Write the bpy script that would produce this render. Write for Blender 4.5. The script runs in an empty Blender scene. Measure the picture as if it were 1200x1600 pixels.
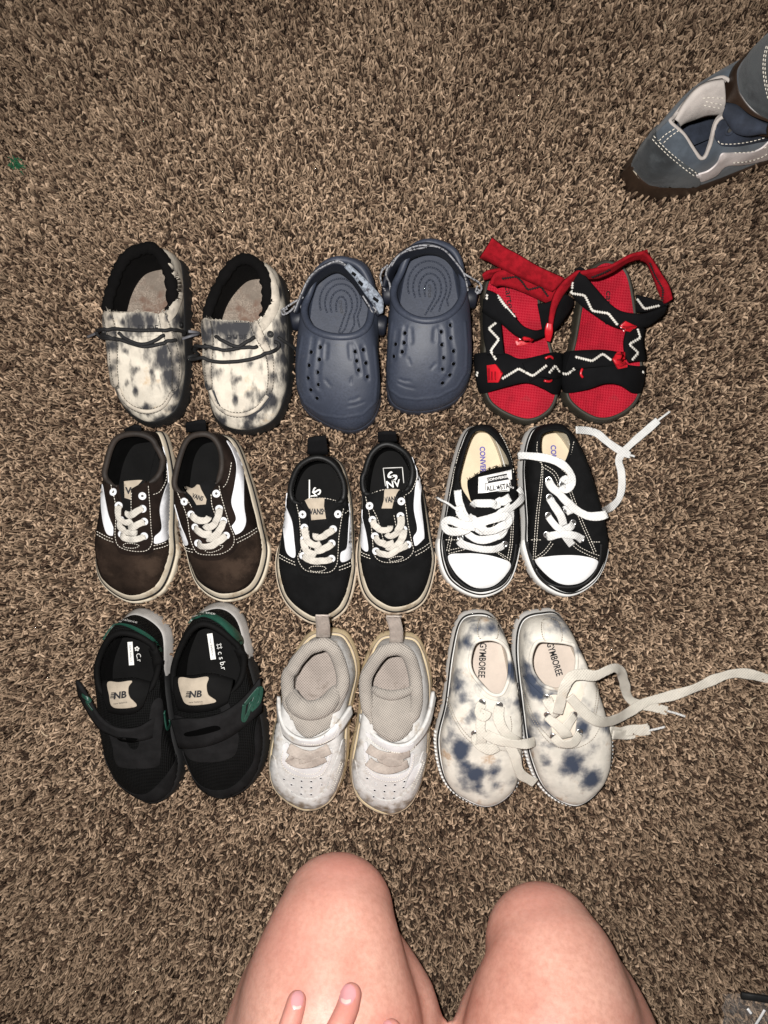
import bpy, bmesh, math, random
import numpy as np
from mathutils import Vector, Matrix, noise as mnoise
from mathutils.bvhtree import BVHTree
from mathutils.geometry import delaunay_2d_cdt

random.seed(7); rng = np.random.default_rng(7)
scn = bpy.context.scene
C = scn.collection

# ------------------------------------------------------------------ camera, world, light
CAM_H = 0.62          # the phone is held straight above the carpet
FPX = 1200.0          # focal length in pixels of the 1200 x 1600 photograph
cam_d = bpy.data.cameras.new("camera"); cam = bpy.data.objects.new("camera", cam_d); C.objects.link(cam)
cam.location = (0, 0, CAM_H)
cam_d.sensor_fit = 'VERTICAL'; cam_d.sensor_height = 24.0; cam_d.lens = 18.0
cam_d.clip_start = 0.01; cam_d.clip_end = 50
scn.camera = cam
world = bpy.data.worlds.new("World"); scn.world = world; world.use_nodes = True
bg = world.node_tree.nodes['Background']
bg.inputs[0].default_value = (1.0, 0.95, 0.90, 1); bg.inputs[1].default_value = 0.11
fl = bpy.data.lights.new("phone_flash", 'SPOT'); flash = bpy.data.objects.new("phone_flash", fl); C.objects.link(flash)
fl.energy = 35.0; fl.spot_size = math.radians(150); fl.spot_blend = 1.0; fl.shadow_soft_size = 0.006; fl.color = (1.0, 0.975, 0.945)
flash.location = (-0.024, 0.020, CAM_H + 0.01)
flash.rotation_euler = (Vector((0.0, -0.03, 0)) - flash.location).to_track_quat('-Z', 'Y').to_euler()
scn.view_settings.view_transform = 'Standard'; scn.view_settings.look = 'None'
scn.cycles.caustics_reflective = False; scn.cycles.caustics_refractive = False; scn.cycles.sample_clamp_indirect = 3.0
scn.view_settings.exposure = 0.0; scn.view_settings.gamma = 1.0

# ------------------------------------------------------------------ helpers
MM = 0.001
def W(px, py, z):
    k = (CAM_H - z) / FPX
    return Vector(((px - 600) * k, (800 - py) * k, z))
def PX(p):
    k = FPX / (CAM_H - p[2])
    return 600 + p[0] * k, 800 - p[1] * k
class Crop:
    def __init__(s, x0, y0, sc): s.x0, s.y0, s.s = x0, y0, sc
    def px(s, x, y): return s.x0 + x / s.s, s.y0 + y / s.s
    def w(s, x, y, zmm):
        a, b = s.px(x, y); return W(a, b, zmm * MM)
    def inv(s, a, b): return (a - s.x0) * s.s, (b - s.y0) * s.s

def cr(pts, closed=False, per=8):
    """Catmull-Rom through points of any dimension"""
    P = [np.array(p, float) for p in pts]; n = len(P); out = []
    segs = n if closed else n - 1
    for i in range(segs):
        if closed: a, b, c, d = P[(i-1) % n], P[i], P[(i+1) % n], P[(i+2) % n]
        else: a, b, c, d = P[max(i-1, 0)], P[i], P[i+1], P[min(i+2, n-1)]
        for k in range(per):
            t = k / per
            out.append(0.5 * ((2*b) + (c-a)*t + (2*a-5*b+4*c-d)*t*t + (3*b-a-3*c+d)*t**3))
    if not closed: out.append(P[-1])
    return np.array(out)
def resample(P, step, closed=False):
    P = np.asarray(P, float)
    if closed: P = np.vstack([P, P[:1]])
    d = np.r_[0, np.cumsum(np.linalg.norm(np.diff(P, axis=0), axis=1))]
    n = max(2, int(round(d[-1] / step)) + (0 if closed else 1))
    t = np.linspace(0, d[-1], n, endpoint=not closed)
    return np.stack([np.interp(t, d, P[:, k]) for k in range(P.shape[1])], 1)

ORG = {}
RINGS = []            # sole outlines pressed into the carpet
def mk(name, V, F, mat, parent=None, smooth=True, kind=None, stain=None, label=None):
    V = np.asarray(V, float).reshape(-1, 3)
    o0 = ORG.get(parent, np.zeros(3))
    me = bpy.data.meshes.new(name)
    me.from_pydata((V - o0).tolist(), [], [list(map(int, f)) for f in F])
    me.validate(); me.update()
    if smooth: me.polygons.foreach_set('use_smooth', [True] * len(me.polygons))
    if stain is not None:
        a = me.attributes.new('stain', 'FLOAT', 'POINT')
        a.data.foreach_set('value', list(stain) if isinstance(stain, (list, np.ndarray)) else [stain(*PX(v)) for v in V])
    if isinstance(mat, (list, tuple)):
        for m in mat: me.materials.append(m)
    else: me.materials.append(mat)
    o = bpy.data.objects.new(name, me); C.objects.link(o)
    if parent is not None: o.parent = parent
    ORG[o] = o0
    if kind: o['kind'] = kind
    if label: o['label'] = label
    return o
def root(name, label, cat, group, loc):
    o = bpy.data.objects.new(name, None); C.objects.link(o)
    o.location = loc; o.empty_display_size = 0.02
    o['label'] = label; o['category'] = cat
    if group: o['group'] = group
    ORG[o] = np.array(loc, float)
    return o

# ------------------------------------------------------------------ materials
def M(name, col, rough=.75, var=.18, vs=70, bump=.35, bs=900, bd=.0004, spec=.3, sheen=0, coat=0,
      dirt=None, stain=None, stain_k=.55, stain_s=170, metal=0, sss=0, fine=0, weave=None, stretch=None):
    m = bpy.data.materials.new(name); m.use_nodes = True
    nt = m.node_tree; N = nt.nodes; L = nt.links
    b = N['Principled BSDF']
    b.inputs['Roughness'].default_value = rough
    b.inputs['Specular IOR Level'].default_value = spec
    b.inputs['Metallic'].default_value = metal
    if sheen:
        b.inputs['Sheen Weight'].default_value = sheen; b.inputs['Sheen Roughness'].default_value = .5
    if coat: b.inputs['Coat Weight'].default_value = coat; b.inputs['Coat Roughness'].default_value = .25
    if sss:
        b.inputs['Subsurface Weight'].default_value = sss
        b.inputs['Subsurface Radius'].default_value = (.6, .22, .12); b.inputs['Subsurface Scale'].default_value = .006
    tc = N.new('ShaderNodeTexCoord')
    def noise(scale, detail=4, rough_=.6):
        n = N.new('ShaderNodeTexNoise'); n.inputs['Scale'].default_value = scale
        n.inputs['Detail'].default_value = detail; n.inputs['Roughness'].default_value = rough_
        L.new(tc.outputs['Object'], n.inputs['Vector']); return n
    def ramp(fac, a, b_, ca, cb):
        r = N.new('ShaderNodeMapRange'); r.inputs[1].default_value = a; r.inputs[2].default_value = b_
        r.interpolation_type = 'SMOOTHSTEP'; L.new(fac, r.inputs[0])
        x = N.new('ShaderNodeMix'); x.data_type = 'RGBA'
        L.new(r.outputs[0], x.inputs[0])
        for s, c in ((6, ca), (7, cb)):
            if isinstance(c, tuple): x.inputs[s].default_value = (*c, 1)
            else: L.new(c, x.inputs[s])
        return x.outputs[2]
    lo = tuple(c * (1 - var) for c in col); hi = tuple(min(1, c * (1 + var)) for c in col)
    out = ramp(noise(vs).outputs['Fac'], .3, .7, lo, hi)
    if fine:
        lo2 = tuple(c * (1 - fine) for c in col)
        out = ramp(noise(bs * .8, 2).outputs['Fac'], .38, .58, lo2, out)
    if dirt:
        dc, ds, th = dirt
        out = ramp(noise(ds, 6, .65).outputs['Fac'], th, th + .16, out, dc)
    if stain:
        at = N.new('ShaderNodeAttribute'); at.attribute_name = 'stain'
        nn = noise(stain_s, 5, .56)
        if stretch:
            mp2 = N.new('ShaderNodeMapping'); mp2.inputs['Scale'].default_value = stretch
            L.new(tc.outputs['Object'], mp2.inputs[0]); L.new(mp2.outputs[0], nn.inputs['Vector'])
        ma = N.new('ShaderNodeMath'); ma.operation = 'MULTIPLY_ADD'
        L.new(nn.outputs['Fac'], ma.inputs[0]); ma.inputs[1].default_value = stain_k * 2; L.new(at.outputs['Fac'], ma.inputs[2])
        out = ramp(ma.outputs[0], stain_k + .02, stain_k + .50, out, tuple(a * .5 + b_ * .5 for a, b_ in zip(col, stain)))
        out = ramp(ma.outputs[0], stain_k + .22, stain_k + .85, out, stain)
    L.new(out, b.inputs['Base Color'])
    if bump:
        if weave:
            mp = N.new('ShaderNodeMapping'); L.new(tc.outputs['Object'], mp.inputs[0])
            mp.inputs['Rotation'].default_value = (0, 0, weave[1] if isinstance(weave, tuple) else .3)
            sc = weave[0] if isinstance(weave, tuple) else weave
            w1 = N.new('ShaderNodeTexWave'); w1.bands_direction = 'X'; w2 = N.new('ShaderNodeTexWave'); w2.bands_direction = 'Y'
            for w in (w1, w2):
                w.inputs['Scale'].default_value = sc; w.inputs['Distortion'].default_value = .6; w.inputs['Detail'].default_value = 1
                L.new(mp.outputs[0], w.inputs['Vector'])
            mm = N.new('ShaderNodeMath'); mm.operation = 'MULTIPLY'
            L.new(w1.outputs['Fac'], mm.inputs[0]); L.new(w2.outputs['Fac'], mm.inputs[1]); h = mm.outputs[0]
        else: h = noise(bs, 5, .7).outputs['Fac']
        bn = N.new('ShaderNodeBump'); bn.inputs['Strength'].default_value = bump; bn.inputs['Distance'].default_value = bd
        L.new(h, bn.inputs['Height']); L.new(bn.outputs[0], b.inputs['Normal'])
    return m

# ------------------------------------------------------------------ geometry tools
def nrm(a): return a / np.maximum(np.linalg.norm(a, axis=-1, keepdims=True), 1e-12)
def inset2(S, d):
    """inset a closed counter-clockwise ring (n,2) by d (scalar or n)"""
    t = np.roll(S, -1, 0) - np.roll(S, 1, 0); t = nrm(t)
    n = np.stack([-t[:, 1], t[:, 0]], 1)
    return S + n * (np.ones(len(S)) * d)[:, None]
def rings_faces(nr, n, closed=True, flip=False):
    F = []
    for j in range(nr - 1):
        for i in range(n if closed else n - 1):
            k = (i + 1) % n
            q = [j*n+i, j*n+k, (j+1)*n+k, (j+1)*n+i]
            F.append(q[::-1] if flip else q)
    return F
def fan(V, F, idx, centre, flip=False):
    V.append(list(centre)); c = len(V) - 1
    for a, b in zip(idx, idx[1:] + idx[:1]): F.append([b, a, c] if flip else [a, b, c])
def sweep(P, Nn, w, h, closed=False, ns=8, power=1.0, cap=True):
    """tube of elliptic section w x h along P; Nn = up vectors (h along them)"""
    P = np.asarray(P, float); n = len(P)
    Nn = np.broadcast_to(np.asarray(Nn, float), P.shape)
    if closed: T = np.roll(P, -1, 0) - np.roll(P, 1, 0)
    else: T = np.gradient(P, axis=0)
    T = nrm(T); B = nrm(np.cross(T, Nn)); U = nrm(np.cross(B, T))
    w = np.broadcast_to(w, (n,)); h = np.broadcast_to(h, (n,))
    V = []
    for i in range(n):
        for k in range(ns):
            a = 2 * math.pi * k / ns; c, s = math.cos(a), math.sin(a)
            c = math.copysign(abs(c) ** power, c); s = math.copysign(abs(s) ** power, s)
            V.append(P[i] + B[i] * (c * w[i] / 2) + U[i] * (s * h[i] / 2))
    V = [list(v) for v in V]; F = []
    for j in range(n if closed else n - 1):
        jj = (j + 1) % n
        for k in range(ns):
            kk = (k + 1) % ns
            F.append([j*ns+k, j*ns+kk, jj*ns+kk, jj*ns+k])
    if not closed and cap:
        fan(V, F, list(range(ns)), P[0], True); fan(V, F, list(range((n-1)*ns, n*ns)), P[-1])
    return V, F
def join(parts):
    V, F = [], []
    for v, f in parts:
        o = len(V); V += [list(x) for x in v]; F += [[i + o for i in q] for q in f]
    return V, F
def inside(poly, x, y):
    c = False; n = len(poly); j = n - 1
    for i in range(n):
        xi, yi = poly[i][0], poly[i][1]; xj, yj = poly[j][0], poly[j][1]
        if (yi > y) != (yj > y) and x < (xj - xi) * (y - yi) / (yj - yi) + xi: c = not c
        j = i
    return c
def fill2d(poly, holes, step):
    loops = [poly] + list(holes)
    pts, edges = [], []
    for lp in loops:
        o = len(pts); n = len(lp)
        pts += [Vector((p[0], p[1])) for p in lp]; edges += [(o + i, o + (i + 1) % n) for i in range(n)]
    allb = np.array([[p.x, p.y] for p in pts])
    mn, mx = allb.min(0), allb.max(0)
    ins = lambda x, y: inside(poly, x, y) and not any(inside(h, x, y) for h in holes)
    r = 0
    y = mn[1] + step * .5
    while y < mx[1]:
        x = mn[0] + step * (.5 if r % 2 else 0); r += 1
        while x < mx[0]:
            if ins(x, y) and ((allb - (x, y)) ** 2).sum(1).min() > (step * .55) ** 2: pts.append(Vector((x, y)))
            x += step
        y += step * .87
    vs, es, fs, *_ = delaunay_2d_cdt(pts, edges, [], 0, 1e-6)
    fs = [f for f in fs if ins(sum(vs[i].x for i in f) / 3, sum(vs[i].y for i in f) / 3)]
    return [(v.x, v.y) for v in vs], [list(f) for f in fs]
def strip(A, B, thick, n=40, m=5, bow=0):
    """band between edge curves A and B (world points), with real thickness"""
    A = resample(cr(A, per=10), 1e-9 + np.linalg.norm(np.diff(cr(A, per=10), axis=0), axis=1).sum() / n)[:n + 1]
    B = resample(cr(B, per=10), 1e-9 + np.linalg.norm(np.diff(cr(B, per=10), axis=0), axis=1).sum() / n)[:n + 1]
    k = min(len(A), len(B)); A, B = A[:k], B[:k]
    G = np.array([A + (B - A) * t for t in np.linspace(0, 1, m)])      # m,k,3
    Nn = nrm(np.cross(np.gradient(G, axis=1), np.gradient(G, axis=0)))
    flip = Nn[..., 2].mean() < 0
    if flip: Nn = -Nn
    if bow: G = G + Nn * (np.sin(np.linspace(0, math.pi, m))[:, None, None] * bow)
    top = G + Nn * thick / 2; bot = G - Nn * thick / 2
    V = np.vstack([top.reshape(-1, 3), bot.reshape(-1, 3)]); F = []; o = m * k
    for j in range(m - 1):
        for i in range(k - 1):
            q = [j*k+i, j*k+i+1, (j+1)*k+i+1, (j+1)*k+i]
            F.append(q); F.append([x + o for x in q[::-1]])
    bl = [i for i in range(k)] + [j*k+k-1 for j in range(1, m)] + [(m-1)*k+i for i in range(k-2, -1, -1)] + [j*k for j in range(m-2, 0, -1)]
    for a, b in zip(bl, bl[1:] + bl[:1]): F.append([b, a, a + o, b + o])
    if flip: F = [f[::-1] for f in F]
    return V, F

class Thing:
    """one shoe: an Empty plus the surfaces later pieces are laid on"""
    def __init__(s, name, label, cat, group, crop, loc):
        s.root = root(name, label, cat, group, loc); s.c = crop; s.V = []; s.F = []; s._b = None; s.zs = (.012, .02, .028, .036, .044, .052)
    def add(s, V, F):
        o = len(s.V); s.V += [tuple(v) for v in V]; s.F += [[i + o for i in f] for f in F]; s._b = None
    def bvh(s):
        if s._b is None: s._b = BVHTree.FromPolygons(s.V, s.F)
        return s._b
    def proj(s, x, y, lift=0.0):
        a, b = s.c.px(x, y); o = Vector((0, 0, CAM_H)); d = (W(a, b, 0) - o).normalized()
        t = s.bvh(); org = o.copy(); hit = None
        for _ in range(4):
            p, n, i, dist = t.ray_cast(org, d)
            if p is None: break
            if n.dot(d) < -.02: hit = (p, n); break
            org = p + d * 1e-4
        if hit is None:
            best = None
            for z in s.zs:
                q = W(a, b, z); p, n, i, dist = t.find_nearest(q)
                if p is not None and (best is None or dist < best[2]): best = (p, n, dist)
            hit = best[:2]
            n = hit[1]; hit = (hit[0], n)
        p, n = hit
        return np.array(p + n * lift), np.array(n)
    # --- things laid on the shoe
    def panel(s, name, pts, mat, lift=1.0, thick=1.0, sharp=False, holes=(), step=3.4, stain=None, parent=None, add=True, label=None, kind=None):
        k = s.c.s
        def bd(p):
            q = np.array(p, float) if sharp else cr(p, True, 6)
            return [tuple(v) for v in resample(q, 2.4 * k, True)] if not sharp else [tuple(v) for v in densify(q, 2.4 * k)]
        poly = bd(pts); hl = [bd(h) for h in holes]
        vs, fs = fill2d(poly, hl, step * k)
        cnt = {}
        for f in fs:
            for a, b in zip(f, f[1:] + f[:1]): cnt[(a, b)] = cnt.get((a, b), 0) + 1
        be = [e for e in cnt if (e[1], e[0]) not in cnt]
        bset = {i for e in be for i in e}
        V, Nn = [], []
        base = [s.proj(x, y) for x, y in vs]
        for i, (p, n) in enumerate(base):
            l = lift - (.3 * thick if i in bset else 0)
            V.append(p + n * l * MM)
        up = sum((n for _, n in base), np.zeros(3))
        F = []
        for f in fs:
            a, b, c = (V[i] for i in f); nn = np.cross(b - a, c - a)
            F.append(f if nn @ base[f[0]][1] >= 0 else f[::-1])
        m = {}; m2 = {}
        for i in bset:
            p, n = base[i]
            m[i] = len(V); V.append(p + n * (lift - .3 * thick) * MM); m2[i] = len(V); V.append(p + n * (lift - thick - .4) * MM)
        SF = []
        for a, b in be: SF.append([m[a], m2[a], m2[b], m[b]])
        o = mk(name, V, F + SF, mat, parent or s.root, stain=stain, label=label, kind=kind)
        if add: s.add(V[:len(vs)], F)
        return o
    def path(s, pts, per=6, closed=False, step=2.0):
        """crop points (x,y,lift mm) or (x,y,z mm,'a') -> world path and normals"""
        Q = [(p[0], p[1], p[2] if len(p) > 2 else 0, 1.0 if len(p) > 3 else 0.0) for p in pts]
        R = resample(cr(Q, closed, per), step * s.c.s, closed)
        P, Nn = [], []
        for x, y, l, ab in R:
            if ab >= .999: P.append(np.array(s.c.w(x, y, l))); Nn.append(np.array([0, 0, 1.]))
            elif ab <= .001:
                p, n = s.proj(x, y, l * MM); P.append(p); Nn.append(n)
            else:
                p, n = s.proj(x, y, 2 * MM); q = np.array(s.c.w(x, y, max(l, 2)))
                P.append(p * (1 - ab) + q * ab); Nn.append(n * (1 - ab) + np.array([0, 0, 1.]) * ab)
        P = np.array(P); Nn = nrm(np.array(Nn))
        for _ in range(2):
            if closed: P = (np.roll(P, 1, 0) + 2 * P + np.roll(P, -1, 0)) / 4; Nn = nrm(np.roll(Nn, 1, 0) + 2 * Nn + np.roll(Nn, -1, 0))
            else:
                P[1:-1] = (P[:-2] + 2 * P[1:-1] + P[2:]) / 4; Nn[1:-1] = nrm(Nn[:-2] + 2 * Nn[1:-1] + Nn[2:])
        return P, Nn
    def band(s, pts, w, h, closed=False, ns=12, power=.42, step=2.0, twist=None):
        P, Nn = s.path(pts, closed=closed, step=step)
        if twist is not None:
            T = nrm(np.gradient(P, axis=0)); a = np.interp(np.linspace(0, 1, len(P)), np.linspace(0, 1, len(twist)), twist)[:, None]
            Nn = Nn * np.cos(a) + np.cross(T, Nn) * np.sin(a)
        if power < .6:          # flat cords never lie quite even
            w = w * np.array([1 + .22 * mnoise.noise(Vector(p * 90)) for p in P])
            T = nrm(np.gradient(P, axis=0)); a = np.array([.55 * mnoise.noise(Vector(p * 70 + 3.)) for p in P])[:, None]
            Nn = Nn * np.cos(a) + np.cross(T, Nn) * np.sin(a)
        return sweep(P, Nn, w * MM, h * MM, closed, ns, power)
    def cord(s, name, paths, mat, w=3.6, h=1.3, parent=None, kind=None, ns=12, power=.42, label=None):
        o = mk(name, *join([s.band(p, w, h, ns=ns, power=power) for p in paths]), mat, parent or s.root, kind=kind, label=label)
        return o
    def stitch(s, lines, mat, pitch=4.3, dash=.64, w=.55, lift=.25, parent=None, name='stitching', z=None):
        parts = []
        for ln in lines:
            closed = len(ln) and ln[-1] == 'c'
            pts = [p for p in ln if p != 'c']
            Q = cr(pts, closed, 6) if len(pts) > 2 else np.array(pts, float)
            R = resample(Q, pitch * s.c.s * .5, closed)
            for i in range(0, len(R) - 1, 2):
                a, b = R[i], R[i] + (R[i + 1] - R[i]) * dash * 2
                pa, na = s.proj(a[0], a[1], lift * MM); pb, nb = s.proj(b[0], b[1], lift * MM)
                if np.linalg.norm(pa - pb) > .006: continue
                parts.append(sweep([pa, (pa + pb) / 2 + na * .00015, pb], na, w * MM, w * MM, ns=4))
        return mk(name, *join(parts), mat, parent or s.root, kind='stuff')
    def eyelet(s, pts, mat, R=3.0, r=.9, hole=None, lift=.4, name='eyelet'):
        me = None
        for x, y in pts:
            p, n = s.proj(x, y, lift * MM)
            if me is None:
                V, F = [], []
                n1, n2 = 18, 6
                for i in range(n1):
                    a = 2 * math.pi * i / n1
                    for k in range(n2):
                        b = 2 * math.pi * k / n2
                        rr = (R - r) + r * math.cos(b)
                        V.append((rr * math.cos(a) * MM, rr * math.sin(a) * MM, r * .6 * math.sin(b) * MM))
                F = [[i*n2+k, ((i+1) % n1)*n2+k, ((i+1) % n1)*n2+(k+1) % n2, i*n2+(k+1) % n2] for i in range(n1) for k in range(n2)]
                V2 = list(V); F2 = list(F); o = len(V2)
                for i in range(12):
                    a = 2 * math.pi * i / 12; V2.append(((R-r) * math.cos(a) * MM, (R-r) * math.sin(a) * MM, -.1 * MM))
                F2.append(list(range(o, o + 12)))
                me = bpy.data.meshes.new(name); me.from_pydata(V2, [], F2); me.update()
                me.polygons.foreach_set('use_smooth', [True] * len(me.polygons))
                me.materials.append(mat); me.materials.append(hole or HOLE)
                me.polygons[len(F)].material_index = 1
            ob = bpy.data.objects.new(name, me); C.objects.link(ob); ob.parent = s.root
            ob.location = Vector(p) - Vector(ORG[s.root]); ob.rotation_mode = 'QUATERNION'
            ob.rotation_quaternion = Vector((0, 0, 1)).rotation_difference(Vector(n))
    def text(s, name, txt, x, y, ang, size, mat, z=None, lift=.5, sx=1.0, parent=None, shear=0, kind=None, bold=0):
        """flat print: centre (x,y) in crop px, baseline direction ang (degrees, clockwise in the picture), size = cap height in crop px"""
        cu = bpy.data.curves.new('txt', 'FONT'); cu.body = txt; cu.align_x = 'CENTER'; cu.align_y = 'CENTER'; cu.shear = shear
        cu.offset = bold; cu.resolution_u = 3
        ob = bpy.data.objects.new('txt', cu); C.objects.link(ob)
        dg = bpy.context.evaluated_depsgraph_get(); dg.update()
        me = bpy.data.meshes.new_from_object(ob.evaluated_get(dg))
        vs = [v.co.copy() for v in me.vertices]; fs = [list(p.vertices) for p in me.polygons]
        bpy.data.objects.remove(ob); bpy.data.curves.remove(cu); bpy.data.meshes.remove(me)
        a = math.radians(ang); k = size / .7; V = []
        for v in vs:
            u, w = v.x * k * sx, v.y * k
            cx, cy = x + u * math.cos(a) + w * math.sin(a), y + u * math.sin(a) - w * math.cos(a)
            if z is not None: V.append(np.array(s.c.w(cx, cy, z)))
            else: V.append(s.proj(cx, cy, lift * MM)[0])
        return mk(name, V, fs, mat, parent or s.root, smooth=False, kind=kind)

def densify(Q, step):
    out = []
    n = len(Q)
    for i in range(n):
        a, b = Q[i], Q[(i + 1) % n]; k = max(1, int(np.linalg.norm(b - a) / step))
        for j in range(k): out.append(a + (b - a) * j / k)
    return np.array(out)
def blobs(crop, items):
    """stain field from crop-space blobs (x, y, radius[, strength])"""
    L = []
    for it in items:
        a, b = crop.px(it[0], it[1]); L.append((a, b, it[2] / crop.s, it[3] if len(it) > 3 else (1.0 if it[2] > 25 else .8)))
    def f(px, py):
        v = 0
        for a, b, r, st in L: v = max(v, st * math.exp(-(((px - a) ** 2 + (py - b) ** 2) / (1.6 * r * r)) ** .72))
        return v
    return f

def shoe(name, label, cat, group, crop, sole, opening, m_up, m_lin, m_col, m_ins, m_sole,
         sole_h=17, ins=4.0, col_r=2.6, col_h=None, wt=.45, zin=9, bulge=1.2, stain=None, upper_name='upper', col_range=(8, 16),
         sole_p=1.6, bot=-4, col_lump=0, lin_t=2.2, nv=26, toe_pow=1.0, insole_in=5.0, toe_w=.16, collar_name='collar', per=9, carve=(), wrinkle=1.0, ins_toe=0.0, sole_dip=None):
    P0 = np.array([crop.w(x, y, z) for x, y, z in sole]); O0 = np.array([crop.w(x, y, z) for x, y, z in opening])
    S = cr(P0[:, :2], True, per); O = cr(O0, True, per); n = len(S)
    ctr = S.mean(0)
    T = Thing(name, label, cat, group, crop, (ctr[0], ctr[1], 0))
    u = np.arange(n) / n
    ins = ins + ins_toe * np.exp(-((u - .5) / .15) ** 2)
    RINGS.append(S)
    T.S, T.O, T.n, T.ins, T.sole_h, T.sole_p = S, O, n, ins, sole_h, sole_p
    wall = lambda z, out=0: inset2(S, ins * (max(0, z) / sole_h) ** sole_p - out)
    T.wall = wall
    # sole: closed bottom, wall, shoulder
    b0 = max(bot, 0); hh = sole_h - b0
    shv = np.full(n, float(sole_h))
    if sole_dip: shv = shv + sole_dip[0] * np.exp(-((u - sole_dip[1]) / sole_dip[2]) ** 4)
    fr_ = [0, 0, .25, .5, .75, .93, 1]
    zs = [np.full(n, float(bot)), np.full(n, bot + 2.)] + [b0 + (shv - b0) * f for f in fr_[2:]]
    R = []
    for j, z in enumerate(zs):
        o = -1.5 * MM if j == 0 else 0
        xy = inset2(S, ins * MM * fr_[j] ** sole_p - o * 0 + (1.5 * MM if j == 0 else (0.6 * MM if j == len(zs) - 1 else 0)))
        R.append(np.c_[xy, z * MM])
    R.append(np.c_[inset2(S, (ins + 2.5) * MM), shv * MM])
    R.append(np.c_[inset2(S, (ins + 2.8) * MM), np.full(n, (zin - 2) * MM)])
    V = [list(v) for r in R for v in r]; F = rings_faces(len(R), n)
    fan(V, F, list(range(n)), (*ctr, bot * MM), True)
    fan(V, F, list(range((len(R)-1)*n, len(R)*n)), (*ctr, (zin - 2) * MM))
    T.sole = mk('sole', V, F, m_sole, T.root)
    # upper
    S1 = inset2(S, (ins + .6) * MM); z0 = (shv - 1.5) * MM
    w = wt * np.exp(-((u - .5) / toe_w) ** 2)
    Nn2 = -(inset2(S, 1.0) - S)
    up = []
    for v in np.linspace(0, 1, nv) ** .9:
        th = v * math.pi / 2; h = 1 - math.cos(th) ** toe_pow; sn = math.sin(th)
        xy = S1 + (O[:, :2] - S1) * h + Nn2 * (bulge * MM * math.sin(2 * th))
        z = z0 + (O[:, 2] - z0) * ((1 - w) * sn + w * h)
        up.append(np.c_[xy, z])
    up = np.array(up)
    for j in range(nv):      # cloth is never perfectly even
        for i in range(n):
            p = up[j, i]; q = mnoise.noise(Vector(p * 45)) * .9 + mnoise.noise(Vector(p * 130)) * .35
            up[j, i, :2] += Nn2[i] * q * MM * .8 * wrinkle * (0 if j == 0 else 1); up[j, i, 2] += q * MM * .5 * wrinkle * (0 if j == 0 else 1)
    if carve:                # grooves and holes pressed into a moulded shell
        K = FPX / (CAM_H - up[..., 2]); PXY = np.stack([600 + up[..., 0] * K, 800 - up[..., 1] * K], -1)
        du = np.roll(up, -1, 1) - np.roll(up, 1, 1); dv = np.gradient(up, axis=0); n0 = nrm(np.cross(du, dv)); dep = np.zeros(up.shape[:2])
        for pts, rad, depth in carve:
            q = np.array([crop.px(*p) for p in pts], float)
            q = resample(q, 1.0) if len(q) > 1 else q
            d2 = np.min(((PXY[:, :, None, :] - q[None, None]) ** 2).sum(-1), -1)
            f = depth * np.exp(-(d2 / (rad / crop.s) ** 2) ** 1.6)
            dep = np.where(np.abs(f) > np.abs(dep), f, dep)
        up = up - n0 * (dep * MM)[..., None]
    Vu = up.reshape(-1, 3); Fu = rings_faces(nv, n)
    T.upper = mk(upper_name, Vu, Fu, m_up, T.root, stain=stain)
    T.add(Vu, Fu); T.up = up
    # lining, a second wall inside
    du = np.roll(up, -1, 1) - np.roll(up, 1, 1); dv = np.gradient(up, axis=0); nn = nrm(np.cross(du, dv))
    li = up - nn * lin_t * MM; li[..., 2] = np.maximum(li[..., 2], (zin - 2) * MM)
    j0 = 3
    li = np.concatenate([np.c_[inset2(S, (ins + lin_t + 2.0) * MM), np.full(n, (zin - .5) * MM)][None], li[j0:]])
    mk('lining', li.reshape(-1, 3), rings_faces(len(li), n, flip=True), m_lin, T.root)
    # insole
    Si = inset2(S, (ins + insole_in) * MM); V = []
    for t in (1, .8, .55, .3): V += [[*(ctr + (p - ctr) * t), (zin + .6 * (1 if t == 1 else 0)) * MM] for p in Si]
    F = rings_faces(4, n); fan(V, F, list(range(3*n, 4*n)), (*ctr, zin * MM))
    T.insole = mk('insole', V, F, m_ins, T.root); T.zin = zin
    # collar roll
    if col_r:
        a, b = col_range; idx = [int(i) % n for i in range(int(a * per), int(b * per) + 1)]
        full = b - a >= 12
        if full: idx = [i % n for i in range(n)]
        P = (O - nn[-1] * col_r * .35 * MM)[idx]; Nv = nn[-1][idx]
        k = np.ones(len(idx))
        if not full:
            e = np.linspace(0, 1, len(idx)); k = np.clip(np.minimum(e, 1 - e) / .1, .45, 1)
        if col_lump:
            k = k * np.array([1 + col_lump * mnoise.noise(Vector(p * 300)) for p in P])
        v, f = sweep(P, np.array([0, 0, 1.]), 2 * col_r * MM * k, 2 * (col_h or col_r) * MM * k, closed=full, ns=12)
        if col_lump:
            v = [list(np.array(p) + np.array(mnoise.noise_vector(Vector(p) * 700)) * col_lump * .0018) for p in v]
        T.collar = mk(collar_name, v, f, m_col, T.root, stain=stain); T.add(v, f)
    return T
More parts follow.
